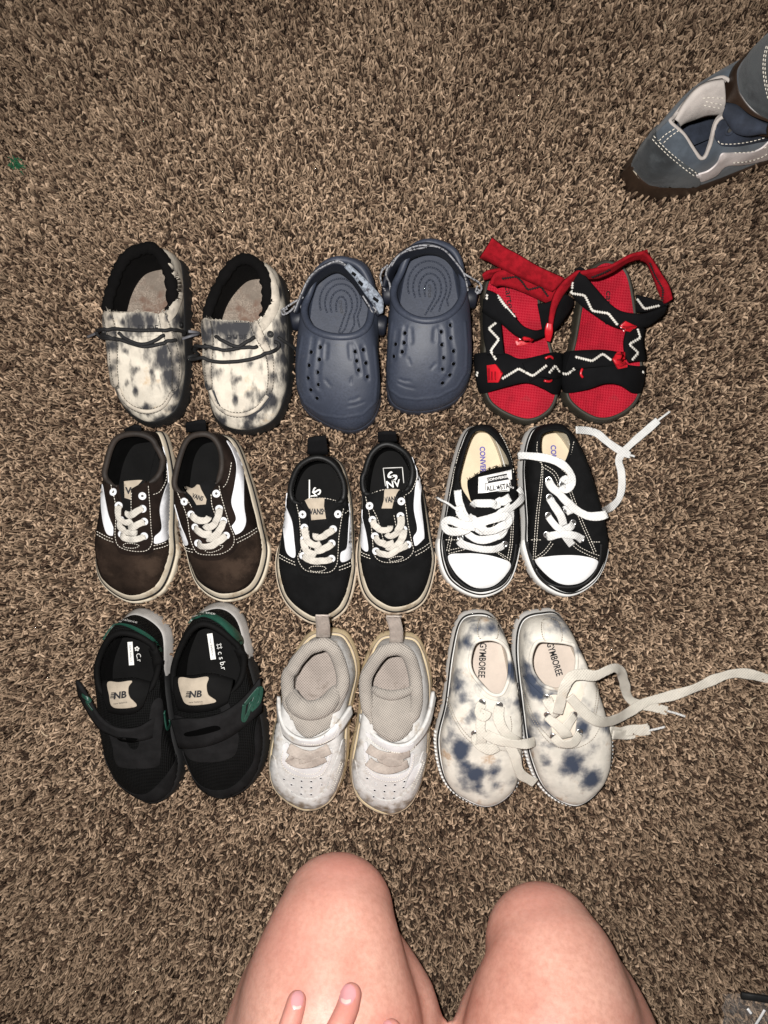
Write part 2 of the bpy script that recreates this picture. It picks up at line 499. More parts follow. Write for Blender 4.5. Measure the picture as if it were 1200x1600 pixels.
def foxing(T, name, mat, z0, z1, out=.5, rng_=(0, 12), nz=4, cap=False):
    """a band round the sole wall, standing proud of it"""
    n = T.n; full = rng_[1] - rng_[0] >= 12
    per = n // 12; idx = list(range(n)) if full else [i % n for i in range(int(rng_[0] * per), int(rng_[1] * per) + 1)]
    R = []
    zz = np.linspace(z0, z1, nz); oo = [out] * nz
    zz = np.r_[zz[0], zz, zz[-1] + (.5 if cap else 0)]; oo = [-.3] + oo + [-4 if cap else -.3]
    for z, o in zip(zz, oo):
        t = np.ones(n) * o
        if not full:
            e = np.zeros(n); m = np.linspace(0, 1, len(idx)); e[idx] = np.clip(np.minimum(m, 1 - m) / .04, 0, 1); t = np.where(e > 0, -.3 + (o + .3) * e, -.3)
        xy = inset2(T.S, (T.ins * (max(0, z) / T.sole_h) ** T.sole_p - t) * MM)
        R.append(np.c_[xy, np.full(n, z * MM)][idx])
    k = len(idx)
    return mk(name, np.vstack(R), rings_faces(len(R), k, closed=full), mat, T.root)
# ------------------------------------------------------------------ the carpet
def yarn_mat():
    m = bpy.data.materials.new('carpet_yarn'); m.use_nodes = True
    nt = m.node_tree; N = nt.nodes; L = nt.links; b = N['Principled BSDF']
    b.inputs['Roughness'].default_value = .85; b.inputs['Specular IOR Level'].default_value = .15
    at = N.new('ShaderNodeAttribute'); at.attribute_name = 'tint'
    r = N.new('ShaderNodeValToRGB'); L.new(at.outputs['Fac'], r.inputs[0])
    e = r.color_ramp.elements
    e[0].position = 0; e[0].color = (.036, .0215, .014, 1); e[1].position = 1; e[1].color = (.49, .352, .243, 1)
    for p, c in ((.22, (.086, .053, .0345, 1)), (.45, (.199, .136, .090, 1)), (.75, (.316, .223, .150, 1))):
        k = e.new(p); k.color = c
    tc = N.new('ShaderNodeTexCoord'); n = N.new('ShaderNodeTexNoise'); n.inputs['Scale'].default_value = 900; n.inputs['Detail'].default_value = 3
    L.new(tc.outputs['Object'], n.inputs['Vector'])
    x = N.new('ShaderNodeMix'); x.data_type = 'RGBA'; x.blend_type = 'MULTIPLY'; x.inputs[0].default_value = .55
    L.new(r.outputs[0], x.inputs[6])
    rr = N.new('ShaderNodeValToRGB'); rr.color_ramp.elements[0].position = .3; rr.color_ramp.elements[0].color = (.45, .45, .45, 1)
    rr.color_ramp.elements[1].position = .62; L.new(n.outputs['Fac'], rr.inputs[0]); L.new(rr.outputs[0], x.inputs[7])
    L.new(x.outputs[2], b.inputs['Base Color'])
    bn = N.new('ShaderNodeBump'); bn.inputs['Strength'].default_value = .5; bn.inputs['Distance'].default_value = .0004
    L.new(n.outputs['Fac'], bn.inputs['Height']); L.new(bn.outputs[0], b.inputs['Normal'])
    return m
def carpet():
    base = M('carpet_backing', (.035, .022, .014), rough=.95, bs=300, bump=.6)
    z = -12.5 * MM
    V = [(-2, -2, z), (2, -2, z), (2, 2, z), (-2, 2, z)]
    o = mk('carpet', V, [[0, 1, 2, 3]], base, smooth=False, kind='structure'); o['label'] = 'brown frieze carpet floor'
    sp = .00238
    xs = np.arange(-.352, .352, sp); ys = np.arange(-.452, .452, sp)
    X, Y = np.meshgrid(xs, ys); X[::2] += sp / 2
    n = X.size
    X = X.ravel() + rng.uniform(-.5, .5, n) * sp * 1.25; Y = Y.ravel() + rng.uniform(-.5, .5, n) * sp * 1.25
    big = .0041                                 # beyond the picture the tufts are thicker and fewer
    bx, by = np.meshgrid(np.arange(-.50, .50, big), np.arange(-.60, .60, big)); bx = bx.ravel(); by = by.ravel()
    out = (np.abs(bx) > .351) | (np.abs(by) > .451); bx, by = bx[out], by[out]
    size = np.r_[np.ones(n), np.full(len(bx), 1.75)]
    X = np.r_[X, bx + rng.uniform(-.5, .5, len(bx)) * big * 1.2]; Y = np.r_[Y, by + rng.uniform(-.5, .5, len(bx)) * big * 1.2]; n = len(X)
    def field(seed, scale, octv=4):
        g = np.random.default_rng(seed); v = np.zeros(n)
        for k in range(octv * 3):
            f = scale * 2 ** (k / 3) * (1 + .3 * g.random()); a = g.random() * 6.283
            v += np.sin(f * (X * math.cos(a) + Y * math.sin(a)) + g.random() * 6.283) / (1 + k * .22)
        return v / 3
    ang = field(3, 22) * 2.2 + rng.normal(0, 1.5, n) + 2.4
    Ln = rng.uniform(.0013, .0047, n); hz = rng.uniform(-.0068, .0022, n) + .0019 * field(5, 30) + .0014
    rad = rng.uniform(.00078, .00126, n); curl = rng.normal(0, .0019, n)
    tint = np.clip(.56 + rng.normal(0, .2, n) + .10 * field(9, 12) - .42 * (rng.random(n) < .17) + .4 * (rng.random(n) < .012), 0, 1)
    dx, dy = np.cos(ang), np.sin(ang); px, py = -dy, dx
    # tufts crowd up against the soles and are flattened close by
    from mathutils.kdtree import KDTree
    RR = [resample(r, .0012, True) for r in RINGS]; NN = [nrm((np.roll(r, -1, 0) - np.roll(r, 1, 0))[:, ::-1] * np.array([1, -1])) for r in RR]
    P_all = np.vstack(RR); N_all = np.vstack(NN); kd = KDTree(len(P_all))
    for i, p in enumerate(P_all): kd.insert((p[0], p[1], 0), i)
    kd.balance(); push = np.zeros(n)
    for i in range(n):
        co, k, d = kd.find((X[i], Y[i], 0))
        if d < .0065:
            sgn = (X[i] - P_all[k, 0]) * N_all[k, 0] + (Y[i] - P_all[k, 1]) * N_all[k, 1]
            if sgn > 0:
                push[i] = max(0, 1 - d / .0055)
                ang[i] = math.atan2(-N_all[k, 1], -N_all[k, 0]) + rng.normal(0, .7)
    Ln = Ln * size; rad = rad * size
    hz = hz + push * rng.uniform(.0015, .0062, n); Ln = Ln * (1 - .35 * push)
    st = [(-.05, -.0115, .7), (.2, -.0025, 1.05), (.72, .0008, 1.12), (1.1, -.0016, .6)]
    ctrs = []
    for i, (a, zz, rr) in enumerate(st):
        l = curl * math.sin(a * 3.3) * (1 if i else 0)
        cx = X + dx * Ln * a + px * l; cy = Y + dy * Ln * a + py * l
        cz = zz + (hz if i > 1 else hz * .5 * (i == 1))
        ctrs.append(np.stack([cx, cy, np.maximum(cz, -.0122)], 1))
    ctrs = np.array(ctrs)                                   # 5,n,3
    T = nrm(np.gradient(ctrs, axis=0)); B = nrm(np.cross(T, np.array([0.01, 0.02, 1.0]))); U = np.cross(B, T)
    VV = []
    for i, (a, zz, rr) in enumerate(st):
        r = (rad * rr)[:, None]
        VV += [ctrs[i] + U[i] * r, ctrs[i] - U[i] * r * .5 - B[i] * r * .87, ctrs[i] - U[i] * r * .5 + B[i] * r * .87]
    VV = np.array(VV).transpose(1, 0, 2)                    # n,20,3
    nv = VV.shape[1]; q = []
    for i in range(len(st) - 1):
        for k in range(3): q.append([i*3+k, i*3+(k+1) % 3, (i+1)*3+(k+1) % 3, (i+1)*3+k])
    q = np.array(q); Fq = (np.arange(n)[:, None, None] * nv + q[None]).reshape(-1, 4)
    me = bpy.data.meshes.new('carpet_pile')
    me.vertices.add(n * nv); me.vertices.foreach_set('co', VV.reshape(-1).astype(np.float32))
    me.loops.add(Fq.size); me.loops.foreach_set('vertex_index', Fq.reshape(-1).astype(np.int32))
    me.polygons.add(len(Fq)); me.polygons.foreach_set('loop_start', (np.arange(len(Fq)) * 4).astype(np.int32))
    me.update(calc_edges=True)
    me.polygons.foreach_set('use_smooth', np.ones(len(Fq), bool))
    a = me.attributes.new('tint', 'FLOAT', 'POINT'); a.data.foreach_set('value', np.repeat(tint, nv).astype(np.float32))
    me.materials.append(yarn_mat())
    p = bpy.data.objects.new('carpet_pile', me); C.objects.link(p)
    p['kind'] = 'stuff'; p['label'] = 'twisted tan and dark brown yarn of the shaggy carpet'; p['category'] = 'carpet pile'

# ------------------------------------------------------------------ shared materials
BLACK = M('black_hole', (.0012, .0012, .0012), rough=.95, bump=0, spec=.02)
HOLE = M('eyelet_hole', (.05, .048, .045), rough=.9, bump=0)
m_blackrub = M('black_rubber', (.005, .005, .0052), rough=.65, spec=.35, bs=500)
m_fleece = M('black_fleece', (.0035, .0032, .0032), rough=.95, bs=1500, bump=1.0, bd=.001, spec=.08)
m_tie = M('tie_dye_canvas', (.44, .40, .335), rough=.85, var=.12, vs=90, bump=.5, bs=1300, stain=(.024, .024, .027), stain_k=1.3, stain_s=75, stretch=(2.0, .75, 1), dirt=((.36, .26, .155), 40, .56))
m_tieband = M('tie_dye_band', (.36, .32, .265), rough=.85, var=.16, vs=120, bump=.5, bs=1300, stain=(.028, .028, .031), stain_k=1.3, stain_s=75, stretch=(1.6, .8, 1), dirt=((.12, .115, .12), 75, .6))
m_grime = M('suede_insole_brown', (.19, .155, .125), rough=.95, var=.35, vs=55, bump=.6, bs=1100, fine=.3, dirt=((.12, .075, .055), 45, .5))
m_denim = M('charcoal_canvas', (.026, .027, .031), rough=.9, var=.35, vs=160, bump=.5, bs=1300, dirt=((.3, .28, .25), 110, .68))
m_navy = M('navy_foam', (.026, .031, .046), rough=.52, var=.14, vs=40, bump=.3, bs=700, bd=.0003, spec=.3, fine=.12, dirt=((.042, .045, .056), 55, .6))
m_navyd = M('dark_navy_foam', (.006, .0075, .013), rough=.5, var=.1, bump=.2, spec=.35)
m_web = M('black_webbing', (.0035, .0035, .004), rough=.9, bump=.7, bs=1200, spec=.08)
m_cordw = M('speckled_cord', (.20, .20, .21), rough=.85, var=.25, vs=700, bump=.5, dirt=((.006, .006, .008), 640, .46))
m_cordb = M('black_elastic_cord', (.006, .006, .0065), rough=.75, var=.2, bump=.5, dirt=((.32, .30, .27), 1100, .63))
m_tip = M('grey_aglet', (.10, .10, .11), rough=.4, bump=.1)
m_refl = M('silver_webbing', (.15, .17, .20), rough=.6, var=.4, vs=500, bump=.8, bs=1000, dirt=((.02, .02, .03), 300, .52))
m_red = M('red_footbed', (.25, .005, .0145), rough=.62, var=.2, vs=60, bump=.55, bd=.0008, weave=(150, .12), spec=.1, dirt=((.22, .012, .02), 60, .6))
m_redd = M('dark_red_hook_tape', (.17, .004, .008), rough=.9, var=.25, vs=200, bump=.8, bs=1300, spec=.08)
m_redp = M('red_rubber', (.34, .006, .012), rough=.3, bump=.1, spec=.5)
m_olive = M('olive_black_sole', (.022, .019, .013), rough=.6, var=.2, bump=.3)
m_zig = M('white_stitch', (.44, .42, .38), rough=.85, bump=.6)
m_zigk = M('black_stitch', (.006, .003, .003), rough=.85, bump=.6)
m_suedeb = M('worn_brown_suede', (.0145, .0092, .0066), rough=.92, var=.5, vs=45, bump=.6, bs=1400, dirt=((.034, .022, .0155), 30, .5), spec=.08)
m_brownc = M('black_brown_canvas', (.0085, .0052, .004), rough=.85, var=.4, vs=50, bump=.6, bs=1300, spec=.08)
m_brleat = M('scuffed_brown_leather', (.014, .0098, .0074), rough=.7, var=.4, vs=60, bump=.4, bs=600)
m_blk = M('black_suede', (.0042, .0042, .0044), rough=.9, var=.3, vs=60, bump=.6, bs=1400, spec=.08)
m_blkc = M('black_canvas', (.0042, .0042, .0044), rough=.85, var=.25, vs=100, bump=.5, bs=1500, spec=.08)
m_blkl = M('black_lining', (.0026, .0025, .0025), rough=.75, var=.25, bump=.5, bs=1000, spec=.08)
m_blkleat = M('black_leather', (.0034, .0034, .0034), rough=.5, var=.2, bump=.3, bs=700, spec=.2)
m_crsole = M('aged_cream_rubber', (.45, .395, .31), rough=.6, var=.1, vs=50, bump=.25, bs=400, dirt=((.24, .18, .115), 42, .56))
m_crsole2 = M('dirty_rubber', (.40, .33, .25), rough=.65, var=.15, vs=60, bump=.3, bs=400, dirt=((.17, .12, .085), 50, .53))
m_stripe = M('white_leather_stripe', (.52, .52, .535), rough=.5, var=.06, bump=.3, bs=600, dirt=((.42, .37, .31), 70, .62))
m_lacec = M('cream_flat_lace', (.38, .355, .315), rough=.9, var=.12, vs=200, bump=.7, weave=(210, .78), bd=.00035, dirt=((.33, .27, .2), 90, .6))
m_lacew = M('white_cotton_lace', (.47, .465, .45), rough=.9, var=.06, vs=200, bump=.8, weave=(200, .78), bd=.00035, dirt=((.5, .47, .42), 80, .66))
m_eyw = M('white_eyelet', (.58, .58, .59), rough=.35, bump=0, spec=.5)
m_eys = M('nickel_eyelet', (.62, .62, .62), rough=.28, bump=0, metal=1)
m_thread = M('off_white_thread', (.56, .52, .45), rough=.9, bump=.3)
m_threadt = M('tan_thread', (.22, .19, .15), rough=.9, bump=.3)
m_threadk = M('dark_thread', (.02, .018, .016), rough=.9, bump=.2)
m_label = M('beige_woven_label', (.29, .245, .19), rough=.85, var=.1, vs=150, bump=.4, dirt=((.3, .25, .2), 90, .62))
m_inkk = M('black_ink', (.012, .012, .014), rough=.8, bump=0)
m_inkw = M('white_ink', (.62, .61, .58), rough=.8, bump=0, dirt=((.05, .05, .05), 420, .62))
m_inkb = M('violet_blue_ink', (.075, .065, .25), rough=.8, bump=0, dirt=((.45, .36, .25), 500, .64))
m_cwhite = M('white_rubber', (.56, .55, .53), rough=.5, var=.04, bump=.15, bs=500, dirt=((.5, .45, .38), 60, .64))
m_cap = M('glossy_toe_cap', (.62, .62, .62), rough=.28, var=.03, bump=.08, bs=250, spec=.5)
m_creamlin = M('cream_cotton_lining', (.46, .41, .31), rough=.9, var=.12, vs=90, bump=.7, bs=1200)
m_creamins = M('cream_insole', (.47, .39, .275), rough=.85, var=.06, vs=60, bump=.3, bs=1500)
m_green = M('green_synthetic', (.008, .040, .027), rough=.42, var=.2, bump=.25, spec=.45)
m_mesh = M('black_mesh', (.0045, .0045, .0045), rough=.75, var=.2, bump=1.0, weave=(250, 0.1), bd=.0012, spec=.08)
m_nbs = M('charcoal_nubuck', (.0085, .0082, .0085), rough=.9, var=.25, vs=90, bump=.5, bs=1300, spec=.08)
m_nbgrey = M('grey_midsole', (.33, .315, .30), rough=.6, bump=.2)
m_wl = M('scuffed_white_leather', (.465, .455, .44), rough=.48, var=.08, vs=60, bump=.35, bs=420, fine=.1, dirt=((.33, .285, .23), 62, .56), stain=(.17, .135, .10), stain_k=.9, stain_s=160)
m_wl2 = M('clean_white_leather', (.455, .445, .445), rough=.42, var=.06, bump=.3, bs=400, dirt=((.36, .31, .26), 60, .62))
m_knit = M('greige_knit', (.29, .26, .228), rough=.95, var=.12, vs=70, bump=1.0, weave=(230, .6), bd=.0008, sheen=.1, dirt=((.22, .19, .16), 50, .6))
m_knitd = M('taupe_mesh_insole', (.30, .255, .225), rough=.9, var=.12, vs=70, bump=1.0, weave=(200, .78), bd=.0008, dirt=((.19, .155, .13), 50, .58))
m_elas = M('taupe_elastic_lace', (.33, .285, .25), rough=.9, var=.15, vs=120, bump=.7, weave=(320, .2), bd=.0005, dirt=((.19, .155, .13), 70, .58))
m_yel = M('yellowed_sole', (.50, .405, .255), rough=.55, var=.14, vs=50, bump=.2, dirt=((.27, .20, .13), 45, .55))
m_gym = M('blotched_canvas', (.50, .47, .415), rough=.88, var=.10, vs=90, bump=.55, bs=1400, stain=(.030, .039, .062), stain_k=1.0, stain_s=70, dirt=((.33, .235, .16), 46, .55))
m_gymlin = M('cream_lining', (.56, .49, .41), rough=.9, var=.1, bump=.4)
m_gymins = M('pinkish_cream_insole', (.44, .375, .32), rough=.85, var=.06, bump=.3, bs=1400)
m_gylace = M('creased_cotton_lace', (.45, .42, .365), rough=.9, var=.08, vs=120, bump=.7, weave=(190, .78), bd=.00035, dirt=((.44, .37, .29), 60, .6))
m_ask = M('blue_grey_suede', (.027, .031, .034), rough=.92, var=.5, vs=32, bump=.6, bs=1000, sheen=.08, dirt=((.055, .062, .066), 26, .5))
m_asb = M('faded_blue_suede', (.070, .086, .105), rough=.92, var=.35, vs=40, bump=.6, bs=1000, sheen=.1, dirt=((.05, .062, .078), 30, .52))
m_asl = M('pale_grey_canvas', (.36, .325, .30), rough=.9, var=.14, vs=80, bump=.6, bs=1100, dirt=((.22, .19, .175), 40, .58))
m_ast = M('dusty_white_leather', (.60, .54, .52), rough=.6, var=.1, vs=60, bump=.4, bs=700)
m_gum = M('dark_gum_rubber', (.022, .0125, .008), rough=.4, var=.25, vs=60, bump=.15, spec=.5)
m_navyc = M('faded_navy_canvas', (.020, .025, .038), rough=.85, var=.4, vs=50, bump=.5, bs=1000)

# ------------------------------------------------------------------ A: tie-dye slip-ons
A = Crop(130, 360, 1200 / 340)
def slipon(label, sole, opening, stains, apron, tongue, patch, band, sideband, cords, tips, grom, dude, seamlow):
    st = blobs(A, stains)
    T = shoe('slip_on_shoe', label, 'shoe', 'tie-dye slip-on shoes', A, sole, opening, m_tie, m_fleece, m_fleece, m_grime, m_blackrub,
             sole_h=15, ins=3, col_r=4.2, col_h=4.2, wt=.4, stain=st, col_range=(8.6, 15.6), col_lump=.35, lin_t=4, insole_in=2.5, collar_name='fleece_collar')
    T.panel('vamp', apron, m_tie, lift=.9, thick=1, stain=st)
    T.panel('tongue', tongue, m_tie, lift=1.6, thick=1.2, stain=st)
    T.panel('collar_band', sideband, m_tieband, lift=2.2, thick=1.6, stain=blobs(A, []))
    for b in band: T.panel('lacing_band', b, m_tieband, lift=2.6, thick=1.5, stain=st)
    T.stitch([b + ['c'] for b in band], m_threadk, pitch=4.4, w=.6, lift=.1, name='band_stitching')
    T.cord('apron_seam', [seamlow], m_tieband, w=3.4, h=2.6, power=1)
    T.cord('apron_gutter', [[(x + (x - 340) * .035, y + (9 if y > 930 else 2), .2) for x, y, *_ in seamlow]], m_denim, w=1.6, h=.8)
    T.stitch([[(x, y + 12) for x, y, *_ in seamlow], [(x, y - 14) for x, y, *_ in seamlow]], m_threadk, pitch=5, w=.5, lift=1.2)
    T.text('logo_print', 'DUDE', dude[0], dude[1], dude[2], 26, m_inkk, lift=2.6, sx=1.1, bold=.02)
    T.eyelet(grom, m_blackrub, R=2.6, r=.9, lift=2.8)
    T.cord('lace', cords, m_cordb, w=2.7, h=2.5, ns=8, power=1)
    for t in tips: T.cord('aglet', [t], m_tip, w=2.2, h=1.6, power=1)
    fr = []
    for i in range(46):       # frayed threads along the torn tongue edge
        t = i / 45; x = tongue[0][0] + (tongue[1][0] - tongue[0][0]) * t; y = tongue[0][1] + (tongue[1][1] - tongue[0][1]) * t
        fr.append(T.band([(x, y + 6, 2), (x + random.uniform(-8, 8), y - 6, 3.2), (x + random.uniform(-14, 14), y - random.uniform(8, 22), 3)], .35, .35, ns=4, power=1))
    mk('frayed_edge', *join(fr), m_tieband, T.root, kind='stuff')
    return T
slipon('left tie-dye slip-on, its loose black lace tip poking out at the left onto the carpet',
    [(365,58,48),(215,112,46),(150,300,32),(120,560,25),(128,790,20),(215,990,12),(370,1085,8),(530,1020,8),(592,830,8),(592,560,8),(575,280,14),(505,100,36)],
    [(350,90,50),(222,150,48),(150,310,42),(128,440,40),(180,452,44),(230,456,46),(290,454,47),(370,454,46),(425,462,44),(482,400,40),(480,260,42),(430,140,48)],
    [(455,720,60),(440,670,45),(470,800,40),(240,845,22),(290,880,20),(295,765,18),(372,780,15),(160,640,32),(150,760,28),(540,900,38),(500,980,30),(165,900,34),(535,620,28),(540,500,40),(230,665,14),(340,990,26),(165,560,26),(290,500,48,1.1),(370,500,46,1.1),(215,510,22),(170,640,24),(575,900,26),(430,1040,28),(250,1010,18),(182,720,24),(178,800,16),(500,620,22),(520,720,20),(150,480,16),(560,700,20),(470,480,22)],
    [(205,575),(185,700),(188,800),(205,880),(250,945),(350,975),(440,952),(485,860),(490,720),(465,600),(330,560)],
    [(145,452),(430,452),(445,520),(440,575),(330,585),(205,575),(165,520)],
    None,
    [[(112,455),(150,450),(175,520),(190,640),(190,760),(195,850),(170,850),(150,740),(140,600),(118,510)],
     [(415,462),(450,458),(480,540),(515,640),(530,740),(520,850),(490,880),(490,780),(480,680),(445,590)]],
    [(432,172),(470,180),(515,250),(538,330),(530,400),(500,470),(465,508),(448,470),(490,400),(498,320),(475,250)],
    [[(95,552,6),(180,545,5),(300,552,4.5),(420,552,5),(520,560,5),(545,575,1)],
     [(110,575,3),(205,600,3),(270,622,3),(345,640,3.2),(430,625,3.5),(500,605,3)],
     [(205,570,3),(250,600,3.6),(330,628,4),(400,608,4),(445,580,3.5)],
     [(110,545,5),(95,575,6),(120,592,3),(205,603,3)]],
    [[(100,548,26,'a'),(65,570,20,'a'),(22,588,12,'a')]],
    [(520,520),(130,560)], (360,538,2), [(200,870,1),(235,940,1),(300,985,1),(370,995,1),(440,965,1),(485,890,1)])
slipon('right tie-dye slip-on beside the left navy clog, cord bow drooping over its toe',
    [(900,118,48),(792,168,46),(700,350,32),(655,580,25),(657,790,20),(715,1045,12),(880,1128,8),(1060,1075,8),(1145,900,8),(1160,620,8),(1130,340,12),(1050,168,36)],
    [(890,150,50),(808,195,48),(728,330,42),(675,478,40),(705,492,43),(760,492,45),(830,494,46),(900,502,45),(945,508,43),(1005,430,40),(1010,300,42),(975,200,47)],
    [(850,530,70),(780,530,60),(690,590,30),(725,790,34),(860,818,20),(840,925,24),(905,905,20),(1010,950,48),(940,1020,40),(1100,710,36),(1085,600,44),(1080,350,34),(930,735,14),(680,860,30),(1000,690,20),(760,770,16),(705,560,26),(770,540,60,1.1),(880,545,60,1.1),(700,640,24),(1130,820,34),(1120,940,30),(760,1060,20),(690,720,20),(690,800,22),(1030,700,22),(1045,800,20),(1000,600,20),(1110,480,26),(1020,300,20),(900,1080,26)],
    [(715,600),(700,700),(698,800),(712,900),(765,975),(850,1000),(945,975),(1010,890),(1020,760),(975,640),(850,600)],
    [(690,495),(960,508),(985,570),(985,630),(860,650),(720,640),(700,570)],
    None,
    [[(662,482),(695,480),(715,560),(718,650),(708,760),(712,860),(690,870),(672,760),(672,640),(665,560)],
     [(920,505),(960,500),(1000,590),(1040,680),(1050,780),(1040,880),(1012,900),(1020,800),(1005,690),(960,610)]],
    [(1010,222),(1042,250),(1068,330),(1072,420),(1040,500),(985,560),(965,520),(1010,450),(1035,370),(1030,290)],
    [[(605,655,14,'a'),(640,635,8),(700,640,5),(800,650,4),(900,640,4),(960,640,4)],
     [(605,655,14,'a'),(625,690,12),(700,715,6),(800,725,5),(900,715,5),(1000,685,5),(1050,655,5),(1060,625,5),(1040,615,4)],
     [(735,590,3),(790,615,4),(850,640,4.5),(900,620,5),(945,590,4)],
     [(1060,590,4),(1085,615,5),(1110,640,6),(1130,670,8)]],
    [[(655,560,10),(600,580,22,'a'),(525,605,20,'a')]],
    [(1025,575),(690,640)], (850,590,-1), [(705,880,1),(740,960,1),(800,1005,1),(870,1015,1),(950,985,1),(1015,910,1)])

# ------------------------------------------------------------------ B: navy foam clogs
B = Crop(430, 350, 1200 / 330)
def clog(label, sole, opening, holes, rim_groove, grooves, smile, word, arcs, word2, strap, cordtop, silver, pivots, loops):
    T = shoe('clog', label, 'clog', 'navy foam clogs', B, sole, opening, m_navy, m_navy, m_navy, m_navy, m_navy, sole_h=12, ins=1.5, col_r=2.8, col_h=2.6,
             col_range=(0, 12), wt=.3, bulge=2.5, zin=12, lin_t=4, insole_in=3, toe_pow=1.0, upper_name='foam_shell', collar_name='rim',
             per=20, nv=76, wrinkle=.35, carve=[(g, 15, .7) for g in grooves] + [(g, 6, .6) for g in smile] + [(rim_groove, 7, -.45)])
    T.eyelet(holes, m_navy, R=2.15, r=.42, lift=.22, hole=BLACK, name='vent_hole')
    T.text('embossed_word', 'crocs', word[0], word[1], word[2], 17, m_navyd, lift=.25, bold=.01)
    parts = []
    for cx, cy, rx, ry, a0, a1, tail in arcs:
        pts = [(cx + rx * math.cos(math.radians(a)), cy + ry * math.sin(math.radians(a))) for a in np.linspace(a0, a1, 24)]
        pts += tail
        R = resample(cr(pts, per=4), 22)
        for i in range(0, len(R) - 1, 1):
            q = R[i] + (R[i + 1] - R[i]) * .86
            parts.append(sweep([np.array(B.w(*R[i], T.zin + .4)), np.array(B.w(*q, T.zin + .4))], np.array([0, 0, 1.]), 1.3 * MM, 1.3 * MM, ns=6))
    mk('insole_ridges', *join(parts), m_navy, T.root, kind='stuff')
    T.text('insole_word', 'crocs', word2[0], word2[1], word2[2], 24, m_navyd, z=T.zin + 1.0, bold=.015)
    V, F = strip([B.w(*p) for p in strap[0]], [B.w(*p) for p in strap[1]], 2.5 * MM, n=60)
    st = mk('heel_strap', V, F, m_navyd, T.root)
    T.add(V, F)
    mk('strap_cord', *join([sweep(cr([B.w(*p) for p in cp], per=10), np.array([0, 0, 1.]), 1.3 * MM, 1.3 * MM, ns=8) for cp in cordtop]), m_cordw, st)
    if silver:
        V, F = strip([B.w(*p) for p in silver[0]], [B.w(*p) for p in silver[1]], 1.4 * MM, n=30, bow=.0008); mk('silver_patch', V, F, m_refl, st); T.add(V, F)
        for q in ([(440,268),(462,285),(454,300),(432,282)],[(478,318),(502,338),(494,356),(470,334)],[(560,410),(590,432),(582,448),(553,426)]): T.panel('patch_slot', q, m_web, lift=.4, thick=.4, sharp=True, parent=st, add=False)
    for cp in loops: mk('cord_loop', *sweep(cr([B.w(*p) for p in cp], per=10), np.array([0, 0, 1.]), 1.5 * MM, 1.5 * MM, ns=8), m_cordw, st)
    for (x, y, z), (dx, dy) in pivots:
        c = np.array(B.w(x, y, z)); d = np.array([dx, -dy, 0.0]); d /= np.linalg.norm(d)
        q = sweep([c - d * 6 * MM, c - d * 4 * MM, c + d * 3 * MM, c + d * 4.2 * MM, c + d * 4.6 * MM], np.array([0, 0, 1.]), np.array([15, 16, 16, 14, 9]) * MM, np.array([15, 16, 16, 14, 9]) * MM, ns=20)
        mk('strap_rivet', *q, m_navyd, T.root)
    return T
clog('left navy clog, the one with a silver patch on the right of its heel strap',
    [(370,170,38),(228,235,33),(165,380,25),(138,600,20),(112,880,15),(178,1075,10),(400,1188,8),(545,1140,8),(603,1000,8),(588,800,10),(588,480,18),(530,220,32)],
    [(355,200,38),(248,258,34),(190,400,30),(160,490,34),(190,575,42),(262,622,47),(360,642,49),(460,630,48),(528,578,44),(552,490,36),(545,370,31),(480,242,34)],
    [(205,728),(193,803),(188,875),(203,942),(238,990),(257,700),(252,770),(242,842),(247,912),(455,725),(462,778),(474,830),(500,715),(515,790),(523,868)],
    [(150,640),(125,800),(125,930),(165,1020),(260,1085),(380,1102),(500,1080),(570,1010),(580,880),(565,700)],
    [[(215,650),(205,728),(193,803),(188,875),(203,942),(242,995)],[(262,670),(257,700),(250,790),(242,842),(250,930)],[(440,690),(455,725),(468,800),(478,850)],[(497,700),(515,790),(525,880)],[(290,690),(285,760)],[(425,690),(430,760)]],
    [[(415,1035),(455,1030),(505,1012)],[(420,1003),(450,998),(480,985)],[(285,885),(300,905),(312,920)],[(432,905),(428,890),(436,878)]],
    (365,688,4),
    [(375,470,30,60,150,395,[(360,620)]),(375,460,62,85,150,400,[(395,600),(365,625)]),(375,450,92,110,150,400,[(450,570),(420,625)]),(370,445,118,135,160,395,[(480,590)])],
    (376,470,80),
    [[(110,505,34),(150,400,40),(215,285,46),(340,215,50),(440,270,48),(520,380,44),(590,520,36)],
     [(150,500,20),(185,410,22),(240,330,26),(340,268,30),(420,310,28),(490,400,24),(555,510,20)]],
    [[(108,500,35),(148,398,41),(213,283,47),(340,212,51),(400,232,50)],[(495,405,46),(530,460,42),(556,510,38)],[(555,470,40),(572,490,39),(560,505,37)]],
    [[(415,222,52),(480,280,50),(550,350,47),(612,430,42),(612,505,38)],[(392,245,51),(450,310,48),(505,390,45),(555,455,40),(590,510,36)]],
    [((122,545,20),(-1,.2)),((600,575,20),(1,.15))],
    [[(160,415,38),(105,445,36),(60,475,34),(35,490,32),(45,515,30),(85,495,31),(130,450,34),(150,480,30)],[(70,480,34),(50,492,33),(62,508,32)]])
